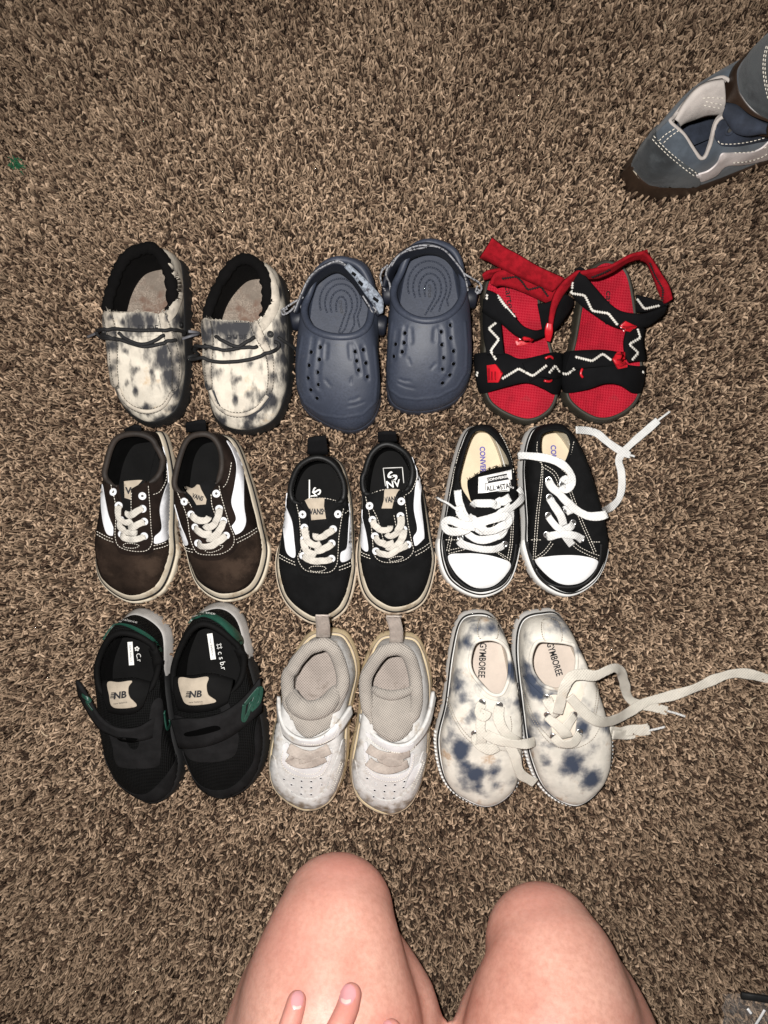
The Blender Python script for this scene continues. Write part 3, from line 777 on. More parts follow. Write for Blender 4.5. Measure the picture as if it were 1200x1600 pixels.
clog('right navy clog beside the red sandals, dark heel strap edged with cord, set higher up',
    [(890,68,38),(755,120,33),(695,260,25),(658,480,20),(628,820,14),(652,1020,10),(800,1082,8),(1000,1035,8),(1105,900,8),(1108,680,12),(1085,380,20),(1035,130,32)],
    [(882,100,38),(775,142,34),(710,280,30),(665,380,34),(688,465,42),(762,526,47),(860,550,49),(960,530,48),(1036,472,44),(1076,380,36),(1058,260,31),(1008,148,34)],
    [(738,620),(733,675),(722,726),(685,683),(675,752),(942,613),(947,686),(955,760),(948,825),(995,575),(997,648),(1013,722),(1013,795),(992,858),(950,903)],
    [(660,560),(640,740),(630,870),(650,940),(710,985),(800,998),(920,985),(1030,930),(1085,840),(1090,700),(1080,560)],
    [[(740,590),(738,620),(733,675),(722,740)],[(692,610),(685,683),(672,770)],[(930,590),(942,613),(950,720),(948,830)],[(992,560),(997,648),(1013,722),(1013,795),(992,858),(948,910)],[(768,600),(772,670)],[(910,600),(905,660)]],
    [[(700,908),(740,925),(790,935)],[(705,882),(735,892),(765,892)],[(755,765),(762,780),(768,798)],[(910,795),(898,810),(885,825)]],
    (840,584,-2),
    [(880,380,32,65,150,400,[(850,520)]),(880,370,64,90,150,400,[(880,500)]),(878,360,95,115,150,400,[(930,500)]),(875,350,122,140,160,395,[(985,470)])],
    (880,380,90),
    [[(610,360,34),(650,240,42),(740,150,48),(860,112,51),(970,150,49),(1050,250,44),(1110,350,36)],
     [(660,350,20),(690,260,23),(760,200,27),(865,165,30),(960,190,28),(1030,270,24),(1075,350,20)]],
    [[(640,250,43),(700,180,47),(780,132,50),(860,122,52),(950,142,51),(1020,210,47),(1075,290,42),(1095,380,36)],[(660,240,42),(720,165,49),(860,132,51)]],
    None,
    [((640,400,20),(-1,.05)),((1112,420,20),(1,.1))],
    [[(640,232,44),(605,270,40),(600,320,36),(625,380,30)],[(640,240,44),(630,290,40),(650,340,34),(655,385,30)],[(612,250,42),(598,300,38),(608,350,34)],
     [(1070,280,42),(1120,310,40),(1165,340,38),(1170,375,35),(1140,385,34),(1150,350,36)],[(1150,370,37),(1165,385,35),(1145,395,33)]])

# ------------------------------------------------------------------ C: red sandals
Cc = Crop(720, 350, 1200 / 350)
def sandal(label, outline, straps, zig_w, zig_k, pads, word, rings, reds):
    P0 = np.array([Cc.w(x, y, z) for x, y, z in outline]); S = cr(P0[:, :2], True, 9); n = len(S); ctr = S.mean(0); RINGS.append(S)
    T = Thing('sandal', label, 'sandal', 'red and black strap sandals', Cc, (ctr[0], ctr[1], 0))
    R = []
    for z, d in ((-4, 2), (-2, 0), (4, -.6), (9, 0), (13, .6), (15, 1.6), (15, 3.2), (13.2, 4.0)):
        R.append(np.c_[inset2(S, d * MM), np.full(n, z * MM)])
    V = [list(v) for r in R for v in r]; F = rings_faces(len(R), n)
    fan(V, F, list(range(n)), (*ctr, -4 * MM), True); fan(V, F, list(range((len(R)-1)*n, len(R)*n)), (*ctr, 11 * MM))
    mk('sole', V, F, m_olive, T.root)
    V = []
    for t in (1, .9, .75, .55, .3):
        for p in inset2(S, 3.6 * MM):
            q = ctr + (p - ctr) * t; V.append([*q, (14.2 - 1.6 * (1 - t ** 4)) * MM])
    F = rings_faces(5, n); fan(V, F, list(range(4*n, 5*n)), (*ctr, 12.4 * MM))
    mk('footbed', V, F, m_red, T.root); T.add(V, F)
    T.text('footbed_word', "carter's", word[0], word[1], word[2], 34, m_zigk, lift=.3, bold=.01, sx=1.25)
    for nm, mt, a, b, th, bow in straps:
        V, F = strip([Cc.w(*p) for p in a], [Cc.w(*p) for p in b], th * MM, n=44, bow=bow * MM)
        mk(nm, V, F, mt, T.root); T.add(V, F)
    for nm, mt, lines, w in (('white_zigzag', m_zig, zig_w, 1.65), ('black_zigzag', m_zigk, zig_k, 1.3)):
        parts = []
        for ln in lines:      # a row of small stepped stitches
            R = resample(np.array(ln, float), 13)
            for i in range(len(R) - 1):
                q = (R[i] + R[i + 1]) / 2; d = (R[i+1] - R[i]); d = d / np.linalg.norm(d)
                sgn = 1
                pa, na = T.proj(q[0] - 5, q[1] - 7 * w / 2 * .6, .5 * MM); pb, nb = T.proj(q[0] + 5, q[1] + 7 * w / 2 * .6, .5 * MM)
                if np.linalg.norm(pa - pb) > .008: continue
                parts.append(sweep([pa, pb], na, w * 1.25 * MM, .9 * MM, ns=6))
        if parts: mk(nm, *join(parts), mt, T.root, kind='stuff')
    for p, lines in pads:
        b = T.panel('rubber_badge', p, m_redp, lift=2.0, thick=1.8, sharp=True)
        T.cord('badge_rib', lines, m_redd, w=.9, h=.7, parent=b, power=1)
    for r in rings: T.cord('strap_ring', [r], m_redp, w=1.8, h=1.8, power=1)
    for r in reds:
        a, b, th = r; V, F = strip([Cc.w(*p) for p in a], [Cc.w(*p) for p in b], th * MM, n=40); mk('hook_tab', V, F, m_redp, T.root)
    return T
sandal('left red sandal, its red ankle strap flung open over the heel',
    [(260,215,14),(165,250,14),(118,340,12),(112,480,10),(112,640,8),(102,820,8),(150,975,10),(335,1068,10),(470,1020,10),(524,900,10),(500,720,10),(440,470,12),(410,300,14)],
    [('toe_strap', m_web, [(75,705,14),(100,690,24),(230,690,38),(320,722,42),(440,700,40),(520,690,28),(545,700,14)], [(100,900,14),(130,905,22),(240,872,36),(350,850,40),(440,880,38),(500,912,26),(528,900,14)], 2, 1),
     ('toe_strap_overlap', m_web, [(330,745,44),(400,712,43),(480,690,36),(535,695,22)], [(370,845,43),(430,820,43),(500,830,36),(532,820,22)], 2, .5),
     ('side_strap', m_web, [(120,400,30),(118,500,32),(122,600,34),(140,700,36)], [(205,480,36),(215,540,38),(222,620,40),(232,700,40)], 2, .5),
     ('ankle_strap', m_web, [(140,355,46),(195,380,48),(265,470,48),(330,545,48),(400,572,46),(445,562,38)], [(118,470,34),(160,500,38),(215,530,40),(290,592,42),(370,622,42),(445,600,36)], 2.2, .5),
     ('ankle_loop', m_web, [(410,430,40),(470,420,42),(560,380,40),(600,400,30)], [(440,590,26),(500,570,26),(570,490,24),(600,430,20)], 2, 0),
     ('red_ankle_strap', m_redd, [(160,320,42),(185,262,44),(290,232,46),(400,255,47),(480,300,46),(545,335,44)], [(190,335,34),(230,330,36),(300,350,36),(380,385,36),(450,418,36),(480,425,34)], 1.8, 0),
     ('red_hook_strap', m_redd, [(168,74,66),(235,125,62),(310,165,60),(420,230,58),(555,290,54)], [(100,180,52),(150,200,50),(225,240,50),(360,305,48),(490,362,46)], 2, 1),
     ('red_ankle_strap', m_redd, [(115,270,40),(145,252,44),(215,240,46)], [(125,300,34),(160,290,36),(220,262,38)], 1.8, 0),
     ('red_ankle_strap', m_redd, [(640,245,50),(560,300,50),(505,370,48),(480,450,46),(468,540,42),(472,600,36)], [(655,262,40),(590,325,42),(535,400,44),(505,470,44),(492,550,42),(490,610,36)], 2, .5)],
    [[(190,530),(150,560),(205,618),(160,680),(190,728)],[(222,830),(310,775),(385,815),(460,757)],[(470,800),(505,760),(530,795)],[(85,815),(92,790)],[(140,405),(142,375)],[(195,380),(225,425),(290,500)]],
    [[(220,292),(300,280),(330,310),(358,352),(430,335),(468,388)]],
    [([(145,758),(190,752),(226,800),(205,848),(150,848)],[[(160,775,2.4),(160,835,2.4)],[(175,790,2.4),(175,835,2.4)],[(192,790,2.4),(192,832,2.4)]]),
     ([(288,625),(340,602),(386,612),(360,645),(300,660)],[[(305,630,2.4),(365,615,2.4)]])],
    (262,420,82), [[(440,728,3),(458,718,4.5),(478,728,3)],[(435,838,3),(452,844,4.5),(470,836,3)]],
    [([(460,530,46),(450,570,44),(455,620,38)],[(490,535,46),(492,580,44),(480,625,38)],2.5)])
sandal('right red sandal, its thin red heel strap looped out to the right',
    [(800,188,14),(715,212,14),(655,290,12),(622,450,10),(590,620,8),(552,800,8),(560,950,10),(700,1055,10),(830,1048,10),(945,955,10),(975,800,10),(950,520,12),(905,260,14)],
    [('toe_strap', m_web, [(552,700,14),(575,682,26),(660,688,38),(760,700,42),(860,745,40),(940,760,32),(985,760,14)], [(545,880,14),(570,905,22),(680,885,34),(770,855,40),(850,862,38),(920,905,26),(962,905,14)], 2, 1),
     ('toe_strap_overlap', m_web, [(590,680,30),(680,676,40),(770,676,43),(860,690,41)], [(560,790,26),(640,775,38),(740,765,44),(840,760,42)], 2, .5),
     ('side_strap', m_web, [(890,560,40),(875,630,42),(880,690,42),(900,740,40)], [(985,560,30),(975,620,32),(985,690,30),(990,730,26)], 2, .5),
     ('ankle_strap', m_web, [(610,250,48),(650,262,50),(710,330,50),(790,420,50),(870,470,48),(980,480,46),(1100,440,40)], [(590,370,38),(640,430,40),(720,490,42),(800,540,42),(880,560,42),(1000,545,38),(1085,480,32)], 2.2, .5),
     ('ankle_strap', m_web, [(940,378,30),(1000,395,34),(1060,412,38),(1110,430,40)], [(940,470,24),(985,470,28),(1040,455,32),(1095,440,36)], 2, 0),
     ('strap_keeper', m_web, [(600,275,46),(620,240,50),(650,236,52),(675,262,50)], [(605,300,42),(625,268,46),(650,258,48),(665,290,46)], 1.5, 0),
     ('red_heel_strap', m_redd, [(640,258,54),(720,240,56),(800,225,57),(900,170,58),(970,150,60),(1000,140,62)], [(690,296,42),(740,292,44),(810,262,46),(890,210,48),(960,190,48),(1010,200,50)], 1.8, 0),
     ('red_heel_strap', m_redd, [(985,150,62),(1015,180,60),(1070,260,56),(1115,330,52),(1135,400,46)], [(960,195,48),(1000,215,50),(1040,310,48),(1065,380,44),(1090,425,40)], 1.8, .4)],
    [[(600,310),(590,370),(665,382),(705,465),(790,478),(840,540)],[(945,400),(985,455),(1065,435)],[(945,560),(960,610),(900,645),(950,690),(915,730)],[(615,712),(705,735),(760,695),(805,730)],[(545,800),(575,805),(612,772)],[(970,790),(982,800)]],
    [[(1015,205),(1040,270),(1085,350),(1080,410)],[(700,285),(770,258),(800,240)]],
    [([(810,725),(832,690),(880,685),(884,770),(840,778)],[[(830,705,2.4),(875,700,2.4)],[(830,730,2.4),(875,728,2.4)],[(832,755,2.4),(875,752,2.4)]]),
     ([(850,545),(880,518),(940,545),(900,580),(870,578)],[[(865,548,2.4),(925,545,2.4)]])],
    (790,450,92), [[(660,775,3),(654,800,4.5),(662,820,3)]], [])
# ------------------------------------------------------------------ D, E: laced skate shoes with a wavy side stripe
D = Crop(130, 640, 4.0)
E = Crop(410, 660, 1200 / 290)
def skate(label, group, crop, sole, opening, eyestay, slot, stripes, toecap_seams, eyelets, laces, tab, tag, tagtext, tagang, mats, stay_st, oval, inlogo=None, extra_st=()):
    m_up, m_toe, m_stay, m_coll, m_sole = mats
    T = shoe('skate_shoe', label, 'skate shoe', group, crop, sole, opening, m_up, m_blkl, m_coll, m_blkl, m_crsole, sole_h=19, ins=2.6, ins_toe=4.2, col_r=2.3, wt=.5,
             zin=10, col_range=(7.7, 16.3), sole_p=2.0, insole_in=2)
    foxing(T, 'toe_bumper', m_sole, -3, 9, out=1.1, rng_=(3.4, 8.6))
    foxing(T, 'foxing_stripe', m_blackrub, 11.2, 13.2, out=.5)
    T.panel('toe_cover', toecap_seams[0], m_toe, lift=.5, thick=.8)
    for s in stripes: T.panel('side_stripe', s, m_stripe, lift=.9, thick=.9)
    T.panel('tongue', slot[1], m_blkc, lift=.4, thick=.6)
    if tag:
        g = T.panel('tongue_label', tag, m_label, lift=1.2, thick=.6, sharp=True)
        for tt in tagtext: T.text('label_print', tt[0], tt[1], tt[2], tagang, tt[3], m_inkk, lift=.3, parent=g, bold=.04, sx=tt[4] if len(tt) > 4 else 1)
    T.panel('eyestay', eyestay, m_stay, lift=1.9, thick=1.3, holes=[slot[0]] if slot[0] else ())
    T.stitch(stay_st + [l for l in toecap_seams[1:]] + list(extra_st), m_thread)
    T.stitch([oval], m_thread, pitch=3.6)
    if tab:
        V, F = strip([crop.w(*p) for p in tab[0]], [crop.w(*p) for p in tab[1]], 1.6 * MM, n=14); mk('heel_tab', V, F, m_web, T.root)
    T.eyelet(eyelets, m_eyw, R=3.1, r=1.15, lift=.4)
    T.cord('lace', laces, m_lacec, w=5.2, h=1.15)
    for nm, tx, x, y, a, sz, sx in inlogo or (): T.text(nm, tx, x, y, a, sz, m_inkw, z=T.zin + .9, sx=sx, bold=.02)
    return T
bm = (m_brownc, m_suedeb, m_brownc, m_brleat, m_crsole)
t = skate('left brown-black skate shoe with faded brown suede toe, under the left tie-dye slip-on', 'faded brown skate shoes', D,
    [(320,122,45),(195,160,42),(130,310,35),(108,560,25),(75,850,12),(110,1075,8),(300,1205,6),(500,1140,6),(588,930,6),(582,740,8),(575,420,10),(480,140,24)],
    [(310,148,48),(195,190,46),(140,340,42),(138,430,40),(200,478,43),(240,452,45),(300,440,46),(370,440,46),(412,456,44),(470,410,40),(488,300,43),(430,185,46)],
    [(140,450),(165,560),(190,640),(195,720),(190,790),(215,862),(300,893),(400,890),(440,830),(432,740),(422,600),(412,462),(370,462),(310,500),(303,560),(312,700),(312,800),(300,822),(268,815),(262,700),(250,620),(215,540),(195,470)],
    [None, [(225,450),(300,435),(405,440),(400,500),(330,560),(330,820),(250,820),(245,600)]],
    [[(118,460),(140,570),(160,660),(192,745),(192,785),(150,775),(126,700),(114,580)],
     [(505,225),(545,280),(562,330),(558,520),(552,700),(535,800),(450,838),(445,795),(490,742),(478,620),(510,500),(542,420),(535,330)]],
    [[(85,770),(190,830),(230,895),(320,912),(420,900),(460,868),(555,830),(575,920),(540,1050),(440,1130),(300,1155),(170,1100),(95,960)],
     [(85,760),(140,790),(190,810)],[(85,778),(140,810),(195,830)],[(440,850),(500,835),(555,810)],[(440,872),(500,858),(558,832)]],
    [(370,540),(372,620),(382,700),(382,790),(188,515),(222,600),(238,690),(240,778)],
    [[(222,600,.5),(228,640,3),(245,680,4),(285,700,4),(310,690,2)],[(375,615,.5),(345,630,3.5),(315,650,4),(288,650,3.5),(290,635,2)],
     [(236,690,.5),(240,725,3),(270,755,4),(320,765,3),(340,770,1)],[(384,700,.5),(350,712,3.5),(315,730,4),(290,735,2.5)],
     [(240,778,.5),(265,795,3.5),(320,802,4.2),(360,798,3.5),(388,790,.5)]],
    [[(262,118,44),(315,98,52),(365,105,50)],[(266,150,42),(318,145,46),(362,148,44)]],
    [(258,430),(378,434),(345,470),(300,495),(300,562),(262,550)], [('V', 283, 508, 40)], 0, bm,
    [[(172,470),(197,560),(205,640),(203,720),(200,790),(222,852),(300,882),(395,880),(430,828),(424,740),(416,600),(406,480)],[(303,520),(300,600),(305,700),(316,810)]],
    [(250,848),(270,835),(320,838),(350,850),(320,865),(270,862),'c'], extra_st=[[(520,380),(515,440),(480,510),(440,530)]])
t = skate('right brown-black skate shoe, tilted toward the black pair, beige label skewed on its tongue', 'faded brown skate shoes', D,
    [(760,122,45),(640,165,42),(580,320,35),(585,640,20),(635,900,14),(715,1100,8),(880,1198,6),(1080,1130,6),(1162,920,6),(1130,720,8),(1050,430,12),(930,180,27)],
    [(740,150,48),(645,190,46),(585,350,42),(570,480,40),(625,520,42),(690,488,45),(740,455,47),(800,440,46),(838,456,44),(862,380,40),(858,270,43),(818,182,46)],
    [(572,500),(610,590),(640,680),(655,780),(675,850),(705,905),(770,920),(870,912),(940,868),(955,800),(925,720),(895,620),(870,540),(852,460),(815,490),(795,540),(800,600),(835,690),(850,770),(845,800),(790,812),(750,800),(735,730),(705,650),(660,560),(620,520)],
    [None, [(625,500),(720,448),(830,445),(810,520),(800,600),(830,690),(860,800),(740,825),(690,640)]],
    [[(570,590),(610,720),(640,790),(656,845),(622,832),(588,720)],
     [(895,195),(945,240),(995,310),(1000,420),(1003,600),(1015,700),(990,760),(935,782),(925,735),(955,680),(925,580),(945,470),(957,350),(930,260)]],
    [[(612,860),(660,880),(700,925),(770,942),(870,935),(950,880),(980,830),(1100,745),(1125,850),(1105,960),(1040,1070),(940,1130),(850,1130),(760,1080),(680,990),(640,920)],
     [(605,845),(640,862),(680,872)],[(612,868),(650,882),(690,892)],[(955,812),(1030,775),(1090,735)],[(962,832),(1035,795),(1092,755)]],
    [(832,525),(850,620),(876,695),(893,787),(632,575),(675,655),(700,735),(718,835)],
    [[(675,655,.5),(700,670,3),(740,685,4),(780,682,4),(790,665,2.5)],[(852,618,.5),(848,660,3.5),(825,710,4),(785,730,3.5),(765,715,2)],
     [(700,735,.5),(725,755,3),(770,772,4),(810,770,2.5)],[(877,692,.5),(868,730,3.5),(838,775,4),(800,800,3),(775,800,2)],
     [(718,835,.5),(745,843,3.5),(800,838,4.2),(850,815,3.5),(893,787,.5)]],
    [[(640,85,52),(700,72,56),(765,66,54)],[(645,140,42),(700,135,46),(770,135,44)]],
    [(630,490),(722,450),(740,500),(772,560),(768,590),(712,595),(680,540)], [('VANS', 716, 548, 28, .7)], 18, bm,
    [[(585,510),(622,590),(652,680),(666,780),(684,845),(712,893),(770,907),(865,900),(930,858),(943,800),(915,720),(885,620),(862,540),(848,480)],[(650,560),(700,650),(730,730),(750,800)],[(800,530),(806,600),(840,690)]],
    [(762,885),(790,865),(840,850),(875,852),(850,875),(800,892),'c'], extra_st=[[(925,330),(915,400),(895,460),(870,490)]])
km = (m_blkc, m_blk, m_blk, m_blkleat, m_crsole2)
t = skate('left black skate shoe with grimy toe rubber, touching the heel loop of a white shoe', 'black skate shoes', E,
    [(355,190,45),(222,245,40),(152,400,30),(122,680,18),(85,930,8),(150,1165,6),(340,1305,6),(535,1215,6),(605,980,6),(598,780,10),(573,470,27),(500,245,38)],
    [(350,225,48),(238,280,46),(184,400,42),(192,500,40),(245,522,43),(300,492,46),(350,488,47),(430,492,46),(488,516,43),(522,490,40),(516,380,42),(458,270,46)],
    [(200,520),(225,620),(236,740),(240,810),(218,862),(232,925),(272,968),(350,983),(440,978),(490,930),(500,850),(505,740),(518,640),(532,545),(490,545),(450,590),(425,650),(412,740),(405,840),(300,842),(296,740),(300,640),(280,580),(240,530)],
    [None, [(250,510),(300,488),(440,490),(490,520),(440,600),(420,840),(290,840),(300,640)]],
    [[(135,450),(152,540),(192,640),(207,760),(212,870),(160,842),(142,740),(128,560)],
     [(574,520),(588,600),(594,780),(578,868),(510,902),(506,842),(545,810),(555,700),(562,600)]],
    [[(105,860),(215,925),(245,985),(350,1003),(450,998),(500,960),(590,915),(588,1000),(560,1080),(500,1170),(420,1225),(340,1228),(250,1180),(150,1080),(110,980)],
     [(108,850),(160,880),(215,905)],[(108,872),(160,900),(220,925)],[(495,935),(545,915),(590,893)],[(495,955),(545,938),(592,915)]],
    [(488,593),(457,690),(448,782),(447,880),(260,595),(272,680),(270,755),(263,862)],
    [[(272,680,.5),(285,735,3),(315,775,4),(350,788,4),(378,778,2.5)],[(460,690,.5),(425,712,3.5),(385,735,4),(345,740,3),(345,715,2)],
     [(268,755,.5),(278,800,3),(310,835,4),(350,850,2.5)],[(450,782,.5),(415,800,3.5),(375,820,4),(340,825,2)],
     [(263,862,.5),(300,875,3.5),(355,880,4.2),(410,885,3.5),(447,880,.5)]],
    [[(295,100,54),(350,92,57),(410,86,55)],[(292,205,42),(350,205,45),(425,205,43)]],
    [(272,490),(402,480),(398,540),(412,622),(318,630),(312,570),(295,540)], [('VANS', 350, 578, 36, .68), ('®', 400, 572, 15, 1)], 0, km,
    [[(222,530),(240,620),(248,740),(252,815),(230,866),(244,915),(280,955),(350,970),(435,966),(478,925),(488,850),(494,740),(508,640),(524,550)],[(300,700),(312,835)]],
    [(302,945),(325,930),(385,930),(412,942),(385,960),(325,962),'c'],
    inlogo=[('insole_print', 'S', 355, 445, -65, 52, 1.2),('insole_print', 'V', 338, 470, -70, 40, 1.0),('insole_print', '|', 304, 425, 0, 95, .5)], extra_st=[[(575,500),(560,560),(530,590)],[(275,493),(340,490),(400,490),(470,505),(490,520)]])
t = skate('right black skate shoe with the white square logo on its insole', 'black skate shoes', E,
    [(810,104,45),(693,185,40),(642,380,30),(628,650,20),(608,900,10),(665,1130,6),(840,1240,6),(1040,1165,6),(1117,920,6),(1095,740,8),(1038,400,17),(942,165,32)],
    [(800,138,48),(703,200,46),(655,340,42),(658,450,40),(700,460,43),(740,447,46),(800,432,47),(870,432,46),(920,442,43),(957,400,40),(966,290,42),(917,190,46)],
    [(655,470),(675,570),(692,680),(703,790),(705,840),(730,892),(790,918),(880,913),(950,888),(988,830),(975,760),(955,660),(940,550),(925,445),(890,470),(862,530),(858,600),(875,680),(895,760),(890,800),(800,812),(780,770),(755,690),(715,580),(690,490)],
    [None, [(700,452),(760,432),(900,432),(860,520),(855,600),(880,700),(900,800),(790,820),(720,600)]],
    [[(634,560),(652,640),(672,720),(685,830),(642,802),(637,680)],
     [(980,215),(1008,300),(1028,380),(1020,500),(1043,720),(1033,760),(985,798),(975,742),(1000,690),(978,560),(985,440),(998,340)]],
    [[(622,835),(690,872),(735,920),(790,942),(880,937),(960,905),(1000,850),(1090,785),(1098,900),(1080,1000),(1030,1090),(940,1160),(840,1165),(750,1120),(670,1020),(630,920)],
     [(622,825),(660,848),(700,862)],[(625,848),(665,868),(705,882)],[(985,838),(1040,808),(1088,772)],[(990,860),(1045,830),(1090,795)]],
    [(898,510),(893,605),(912,692),(940,790),(693,540),(712,630),(728,735),(735,832)],
    [[(712,632,.5),(735,670,3),(775,690,4),(820,682,4),(825,665,2.5)],[(893,607,.5),(895,650,3.5),(870,705,4),(825,730,3.5),(800,715,2)],
     [(728,737,.5),(755,765,3),(800,782,4),(850,770,2.5)],[(914,692,.5),(905,735,3.5),(870,785,4),(825,805,3),(800,800,2)],
     [(735,834,.5),(775,843,3.5),(830,838,4.2),(890,812,3.5),(940,790,.5)]],
    [[(745,66,55),(800,60,58),(862,62,56)],[(748,125,42),(800,125,45),(872,125,43)]],
    [(790,425),(886,425),(862,470),(845,520),(838,555),(770,555),(785,500)], [('VANS', 832, 500, 36, .66)], -4, km,
    [[(668,480),(688,570),(705,680),(715,790),(718,838),(740,880),(792,904),(878,900),(940,876),(975,828),(962,760),(942,660),(928,560),(915,470)],[(690,520),(735,600),(765,690),(790,800)],[(850,600),(870,700)]],
    [(818,890),(845,872),(890,866),(912,872),(885,888),(840,898),'c'],
    inlogo=[('insole_print', 'S', 843, 352, -50, 62, 1.3),('insole_print', 'NV', 845, 400, -8, 46, 1.0),('insole_print', '.', 840, 330, 0, 60, 1)], extra_st=[[(1000,340),(985,400),(955,450),(920,470)],[(705,455),(760,440),(800,432)]])
t.cord('insole_frame', [[(781,296,.5),(905,291,.5)]], m_inkw, w=1, h=.3) if 0 else None
fr = []
for a, b in (((781,296),(905,291)),((905,291),(914,392)),((781,296),(796,412))):
    fr.append(sweep([np.array(E.w(*a, 11.0)), np.array(E.w(*b, 11.0))], np.array([0, 0, 1.]), .9 * MM, .2 * MM, ns=4))
mk('insole_frame', *join(fr), m_inkw, t.root, kind='stuff')

# ------------------------------------------------------------------ F: black canvas sneakers with white toe caps
Fc = Crop(670, 630, 3.0)
def canvas(label, sole, opening, cap, capline, vamp, st, eyel, laces, tips, words, tongue, label_):
    T = shoe('canvas_sneaker', label, 'sneaker', 'black canvas sneakers with white toe caps', Fc, sole, opening, m_blkc, m_creamlin, m_blkc, m_creamins, m_cwhite,
             sole_h=18, ins=2.8, ins_toe=1.5, col_r=1.3, wt=.55, zin=9, col_range=(0, 12), lin_t=1.6, bulge=1.5, insole_in=3)
    foxing(T, 'toe_bumper', m_cwhite, -3, 13.5, out=1.0, rng_=(3.7, 8.3))
    foxing(T, 'foxing_stripe', m_blackrub, 15.2, 17.4, out=.35)
    T.panel('vamp', vamp, m_blkc, lift=.5, thick=.6)
    T.panel('toe_cap', cap, m_cap, lift=1.0, thick=1.4, sharp=False)
    T.cord('toe_cap_edge', [capline], m_blackrub, w=2.0, h=1.4)
    if tongue:
        V, F = strip([Fc.w(*p) for p in tongue[0]], [Fc.w(*p) for p in tongue[1]], 2.2 * MM, n=40, m=9, bow=.002); mk('tongue', V, F, m_fleece, T.root); T.add(V, F)
        fz = []
        for i in range(70):
            t = random.random(); q = np.array(tongue[0]); k = np.array([np.interp(t * 3, range(4), q[:, j]) for j in range(3)])
            p0 = np.array(Fc.w(*k)); fz.append(sweep([p0, p0 + np.array([random.uniform(-.7, .7), random.uniform(.4, 1.6), random.uniform(.3, 1.2)]) * MM, p0 + np.array([random.uniform(-1.4, 1.4), random.uniform(.8, 2.8), random.uniform(0, 1.2)]) * MM], np.array([0, 0, 1.]), .35 * MM, .35 * MM, ns=4))
        mk('frayed_edge', *join(fz), m_fleece, T.root, kind='stuff')
    if label_:
        g = T.panel('tongue_label', label_, m_cwhite, lift=2.2, thick=.8, sharp=True)
        T.panel('label_band', [(270,350),(365,330),(374,356),(278,374)], m_inkk, lift=.25, thick=.3, sharp=True, parent=g, add=False)
        T.text('label_print', 'CONVERSE', 321, 353, -11, 11, m_cwhite, lift=.45, sx=1.35, parent=g, bold=.03)
        T.text('label_print', 'ALL', 291, 400, -8, 24, m_inkk, lift=.4, sx=.75, parent=g, bold=.03)
        T.text('label_print', 'STAR', 362, 390, -10, 23, m_inkk, lift=.4, sx=.75, parent=g, bold=.03)
        c0 = np.array([326, 395.]); pts = [tuple(c0 + (14 if i % 2 == 0 else 5.6) * np.array([math.sin(i * math.pi / 5 + .12), -math.cos(i * math.pi / 5 + .12)])) for i in range(10)]
        T.panel('label_star', pts, m_inkk, lift=.3, thick=.3, sharp=True, parent=g, add=False, step=1.6)
        fr = [T.band([a + (.35,), b + (.35,)], .5, .3, ns=4) for a, b in (((264,378),(266,420)),((264,378),(376,356)),((266,420),(380,406)))]
        mk('label_frame', *join(fr), m_inkk, g, kind='stuff')
    T.stitch(st, m_thread, pitch=4.0)
    T.eyelet(eyel, m_eys, R=2.9, r=.8, lift=.5)
    for tx, x, y, a, sz in words: T.text('insole_word', tx, x, y, a, sz, m_inkb, z=T.zin + .9, sx=.88, bold=.035)
    T.cord('lace', laces, m_lacew, w=6.0, h=1.05)
    for q in tips: T.cord('aglet', [q], m_lacew, w=1.8, h=1.5, power=1)
    return T
